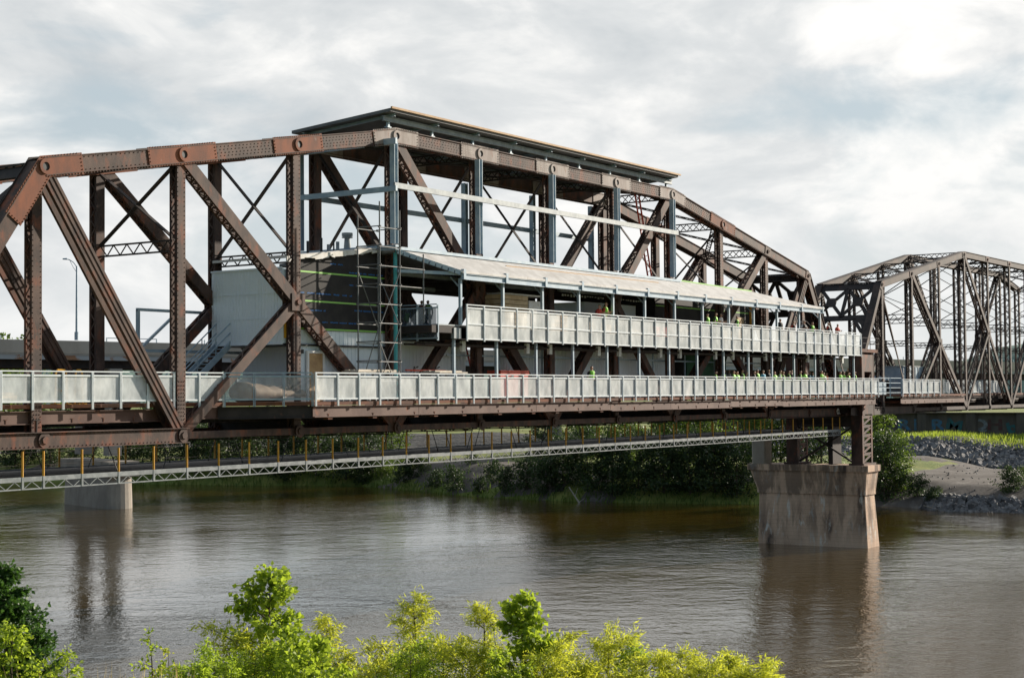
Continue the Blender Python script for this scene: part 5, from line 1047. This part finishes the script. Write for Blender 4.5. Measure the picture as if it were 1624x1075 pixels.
for u, v, D_, H_, R_, mt, lb in ((405, 1035, 23.5, 2.4, .7, 'leaf_willow', 'full willow filling the gap below the tallest cottonwood trunk'), (530, 1042, 24.5, 2.3, .6, 'leaf_willow', 'low willow under the feathery one right of the tallest cottonwood'),
    (575, 1062, 24, 2.0, .6, 'leaf_willow', 'lowest willow in the dip between cottonwood and middle willow'), (650, 1022, 24, 2.8, .8, 'leaf_willow', 'full willow body in front of the middle feathery willow'), (742, 1025, 24.5, 2.7, .75, 'leaf_willow', 'full willow body left of the bright cottonwood'), (865, 1035, 24, 2.5, .7, 'leaf_willow', 'low willow at the right foot of the bright cottonwood'),
    (922, 1052, 24.5, 2.2, .6, 'leaf_willow', 'low willow between cottonwood and the dense mound'), (1035, 1040, 24.5, 2.5, .7, 'leaf_willow', 'low willow between the dense mound and the wide mound'), (1120, 1052, 24.5, 2.2, .6, 'leaf_willow', 'low willow right of the wide mound'), (1190, 1058, 24.5, 2.0, .5, 'leaf_willow', 'very low willow between the last two tips'),
    (490, 1030, 23, 2.5, .7, 'leaf_mid', 'leafy green shoot at the right foot of the tallest cottonwood'), (310, 1050, 22.5, 2.0, .5, 'leaf_willow', 'leftmost low willow, beside the yellowish sapling')):
    fg(u, v, D_, H_, lb, 'tree', R_, PB, 32, 7000 if mt == 'leaf_willow' else 4200, 0.085, 0.22 if mt == 'leaf_willow' else 0.75, M[mt], group=GF)
# near grass
def blades(name, label, pts, hmin, hmax, wd, mt, lean=.35):
    n = len(pts); P = np.array(pts); D = np.stack([rng.normal(0.12, lean, n), rng.normal(0, lean, n), np.ones(n)], 1); root = bpy.data.objects.new(name, None); col.objects.link(root)
    o = leaf_obj(name, P, D, (hmin+hmax)/2, wd, mt, None); bpy.data.objects.remove(root); o.name = name; o['kind'] = 'stuff'; o['label'] = label; o['category'] = 'grass'; return o
def ngr(n, u0, u1, D0, D1, zoff=0.0):
    o = []
    for _ in range(n):
        u = rng.uniform(u0, u1); D_ = rng.uniform(D0, D1); q = at(u, 1000, D_); o.append((q.x, q.y, float(height(np.array(q.x), np.array(q.y)))+zoff))
    return o
blades('grass', 'green grass tufts growing along the near bank edge', ngr(9000, -60, 1250, 16.5, 20), 0.6, 1.0, 0.03, M['grass'])
blades('dry_grass', 'tall straw coloured seed grass at lower left of the bank', ngr(420, 20, 300, 17, 20), 0.7, 1.25, 0.018, M['straw'], .22)
# far bank trees
GB = 'trees along the far bank'
prs = []
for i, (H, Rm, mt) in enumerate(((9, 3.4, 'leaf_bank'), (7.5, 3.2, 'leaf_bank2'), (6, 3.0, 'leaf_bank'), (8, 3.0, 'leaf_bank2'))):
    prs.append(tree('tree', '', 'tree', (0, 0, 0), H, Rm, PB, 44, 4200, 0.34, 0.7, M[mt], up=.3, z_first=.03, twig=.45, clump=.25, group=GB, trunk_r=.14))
bsh = tree('bush', '', 'bush', (0, 0, 0), 3.2, 2.0, PB, 30, 1900, 0.26, 0.7, M['leaf_bank'], up=.4, z_first=.02, twig=.45, clump=.25, group='bushes along the far bank', trunk_r=.06)
bsh2 = tree('bush', '', 'bush', (0, 0, 0), 2.6, 1.6, PB, 26, 1700, 0.22, 0.6, M['leaf_bank2'], up=.4, z_first=.02, twig=.45, clump=.25, group='bushes along the far bank', trunk_r=.05)
used = set()
def plant(pr, u, s, scale, label, sq=1.0):
    # find the point at distance s behind the waterline on the sight line of pixel column u
    d_ = fwd+rgt*((u-812)/FPX); dx, dy = d_.x, d_.y; lo_, hi_ = 60.0, 420.0
    for _ in range(50):
        md = (lo_+hi_)/2; x, y = CAM.x+dx*md, CAM.y+dy*md
        if x-float(bank_x(y))-1.5 < s: lo_ = md
        else: hi_ = md
    z = float(height(np.array(x), np.array(y)))-0.25
    if pr.name in used: o = copy_tree(pr)
    else: o = pr; used.add(pr.name)
    o.location = (x, y, z); o.rotation_euler = (0, 0, random.uniform(0, 6.28)); o.scale = (scale, scale, scale*sq); o['label'] = label; return o
B0, B1, B2, B3 = prs
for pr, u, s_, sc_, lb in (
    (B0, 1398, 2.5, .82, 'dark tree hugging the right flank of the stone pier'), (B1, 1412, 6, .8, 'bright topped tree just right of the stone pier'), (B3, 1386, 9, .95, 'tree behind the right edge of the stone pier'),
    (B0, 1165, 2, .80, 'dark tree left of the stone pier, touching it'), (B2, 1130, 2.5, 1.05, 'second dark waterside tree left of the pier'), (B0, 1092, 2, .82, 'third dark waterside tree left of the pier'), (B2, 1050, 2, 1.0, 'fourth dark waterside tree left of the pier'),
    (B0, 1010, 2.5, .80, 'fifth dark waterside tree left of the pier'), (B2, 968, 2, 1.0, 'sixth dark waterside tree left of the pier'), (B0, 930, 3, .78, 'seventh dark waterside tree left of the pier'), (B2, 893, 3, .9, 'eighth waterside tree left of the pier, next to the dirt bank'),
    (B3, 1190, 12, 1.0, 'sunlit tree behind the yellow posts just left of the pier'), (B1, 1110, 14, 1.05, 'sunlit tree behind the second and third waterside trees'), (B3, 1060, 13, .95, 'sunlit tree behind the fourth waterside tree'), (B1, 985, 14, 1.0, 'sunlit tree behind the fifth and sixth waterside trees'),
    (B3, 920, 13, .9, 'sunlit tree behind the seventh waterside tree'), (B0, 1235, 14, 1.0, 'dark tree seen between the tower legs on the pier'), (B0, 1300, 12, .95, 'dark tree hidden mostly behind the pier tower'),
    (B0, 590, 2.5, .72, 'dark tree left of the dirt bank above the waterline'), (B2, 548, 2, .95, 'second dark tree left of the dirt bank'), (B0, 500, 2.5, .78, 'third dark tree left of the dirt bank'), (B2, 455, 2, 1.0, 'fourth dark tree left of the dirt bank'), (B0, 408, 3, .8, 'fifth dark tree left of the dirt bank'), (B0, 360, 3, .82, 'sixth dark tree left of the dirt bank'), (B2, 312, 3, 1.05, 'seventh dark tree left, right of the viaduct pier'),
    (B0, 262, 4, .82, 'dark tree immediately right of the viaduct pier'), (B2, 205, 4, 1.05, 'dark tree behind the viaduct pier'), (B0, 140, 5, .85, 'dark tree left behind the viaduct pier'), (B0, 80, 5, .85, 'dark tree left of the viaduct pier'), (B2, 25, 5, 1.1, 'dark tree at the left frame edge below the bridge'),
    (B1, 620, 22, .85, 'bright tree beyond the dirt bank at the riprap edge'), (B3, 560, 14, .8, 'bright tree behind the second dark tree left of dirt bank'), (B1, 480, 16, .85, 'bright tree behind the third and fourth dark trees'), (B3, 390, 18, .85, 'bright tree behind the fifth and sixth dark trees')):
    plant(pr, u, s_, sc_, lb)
for pr, u, s_, sc_, lb in ((B0, 530, 8, .8, 'dark tree in second row left of the dirt bank'), (B0, 432, 9, .85, 'dark tree in second row behind the fourth and fifth dark trees'), (B2, 335, 9, 1.15, 'dark tree in second row behind the sixth and seventh dark trees'), (B0, 235, 10, .9, 'dark tree in second row right of the viaduct pier'), (B0, 110, 10, .9, 'dark tree in second row left of the viaduct pier'), (B2, 50, 10, 1.2, 'dark tree in second row near the left frame edge'), (B0, 855, 8, .7, 'dark tree in second row right of the dirt bank'),
    (bsh, 575, 1, 1.0, 'dark bush at the waterline left end of the dirt bank'), (bsh, 655, 3, .9, 'dark bush on the dirt bank slope left'), (bsh, 720, 1.2, .9, 'dark bush at the waterline below the dirt bank middle'), (bsh, 780, 4, .8, 'dark bush on the dirt bank slope right')):
    plant(pr, u, s_, sc_, lb)
for pr, u, s_, sc_, lb in ((bsh2, 1428, 5, .9, 'bright green bush at the foot of the pier side trees'), (bsh, 1452, 3, .7, 'dark bush on the landing right of the pier'), (bsh, 1472, 1.5, .55, 'dark low bush above the shore stones'), (bsh2, 1485, 3.5, .35, 'small bright bush between stones and gravel track'), (bsh, 1600, 6, .8, 'dark bush mound at the right frame edge'), (bsh2, 1622, 9, .8, 'bright bush cut by the right frame edge'),
    (bsh2, 610, 3, .9, 'bright bush at the left end of the dirt bank'), (bsh, 640, 1.5, .8, 'dark bush at the waterline under the dirt bank left'), (bsh, 690, 1.2, .7, 'dark bush at the waterline under the dirt bank middle'), (bsh, 800, 1.5, .9, 'dark bush right of the leaning slab'), (bsh, 835, 2, 1.1, 'dark bush between dirt bank and waterside trees'), (bsh2, 670, 6, .6, 'small bright bush on top of the dirt bank left'), (bsh2, 745, 9, .7, 'small bright bush on top of the dirt bank middle'), (bsh, 865, 1.5, 1.1, 'dark bush before the eighth waterside tree'), (bsh, 760, 1.2, .6, 'low dark bush below the leaning slab')):
    plant(pr, u, s_, sc_, lb)
q = on_y(776, 760, 66); hz_ = float(height(np.array(q.x), np.array(q.y)))
m = MB(); pz = V((116.5, 56.5, float(height(np.array(118.), np.array(57.)))+0.3)); m.beam(pz+V((1.5, 0, -0.6)), pz+V((1.9, -0.6, 1.4)), 1.0, 0.25); tag(m.build('leaning_slab', M['conc']), 'pale slab leaning on the dirt bank beside the dark bushes', 'slab')
# grass of the levee and bank
blades('levee_grass', 'bright green grass in front of the flood wall', [(x, y, z-0.05) for x, y, z in scatter(16000, strip(-25, 60, 46.5, 65))], 0.4, 1.15, 0.12, M['far_grass'], .3)
blades('bank_grass', 'grass and weeds on the far bank', [(x, y, z-0.05) for x, y, z in scatter(9000, strip(17, 125, -1.4, 12)) if not (50 < y < 84 and x-bank_x(y) > 3 and rng.random() < 0.93)], 0.5, 1.2, 0.14, M['leaf_bank2'], .4)
# distant trees and hills
for i, (u, D_, sc_, pr, lb) in enumerate(((8, 330, 2.9, B1, 'bright tree beyond the viaduct at the left frame edge'), (34, 340, 2.7, B3, 'second bright tree beyond the viaduct at far left'), (-30, 320, 2.9, B1, 'tree beyond the viaduct just outside the left edge'))):
    q = at(u, 600, D_); o = copy_tree(pr); o.location = (q.x, q.y, -9.5); o.scale = (sc_,)*3; o['label'] = lb; o['group'] = 'trees beyond the viaduct'
HM = mat('hazy_wooded_hill', (0.08, 0.15, 0.13), (0.14, 0.21, 0.17), 0.02, 0.95, bump=4, bscale=0.05)  # distance haze is put into the pale blue-green base colour
vs, fs = [], []; na = 160
for i in range(na):
    a = R(20)+R(90)*i/(na-1); hh_ = 26+9*math.sin(i*0.21)+5*math.sin(i*0.53+1)+2.5*random.random()
    for rr, z in ((1250, -14), (1330, hh_*0.7), (1400, hh_), (1900, -14)): vs.append((CAM.x+math.sin(a)*rr, CAM.y+math.cos(a)*rr, z))
for i in range(na-1):
    for k in range(3): fs.append((i*4+k, i*4+k+1, (i+1)*4+k+1, (i+1)*4+k))
m = MB(); m.add(vs, fs); struct(m.build('hills', HM, smooth=True))
for o in bpy.data.objects:
    if '_o' in o: del o['_o']
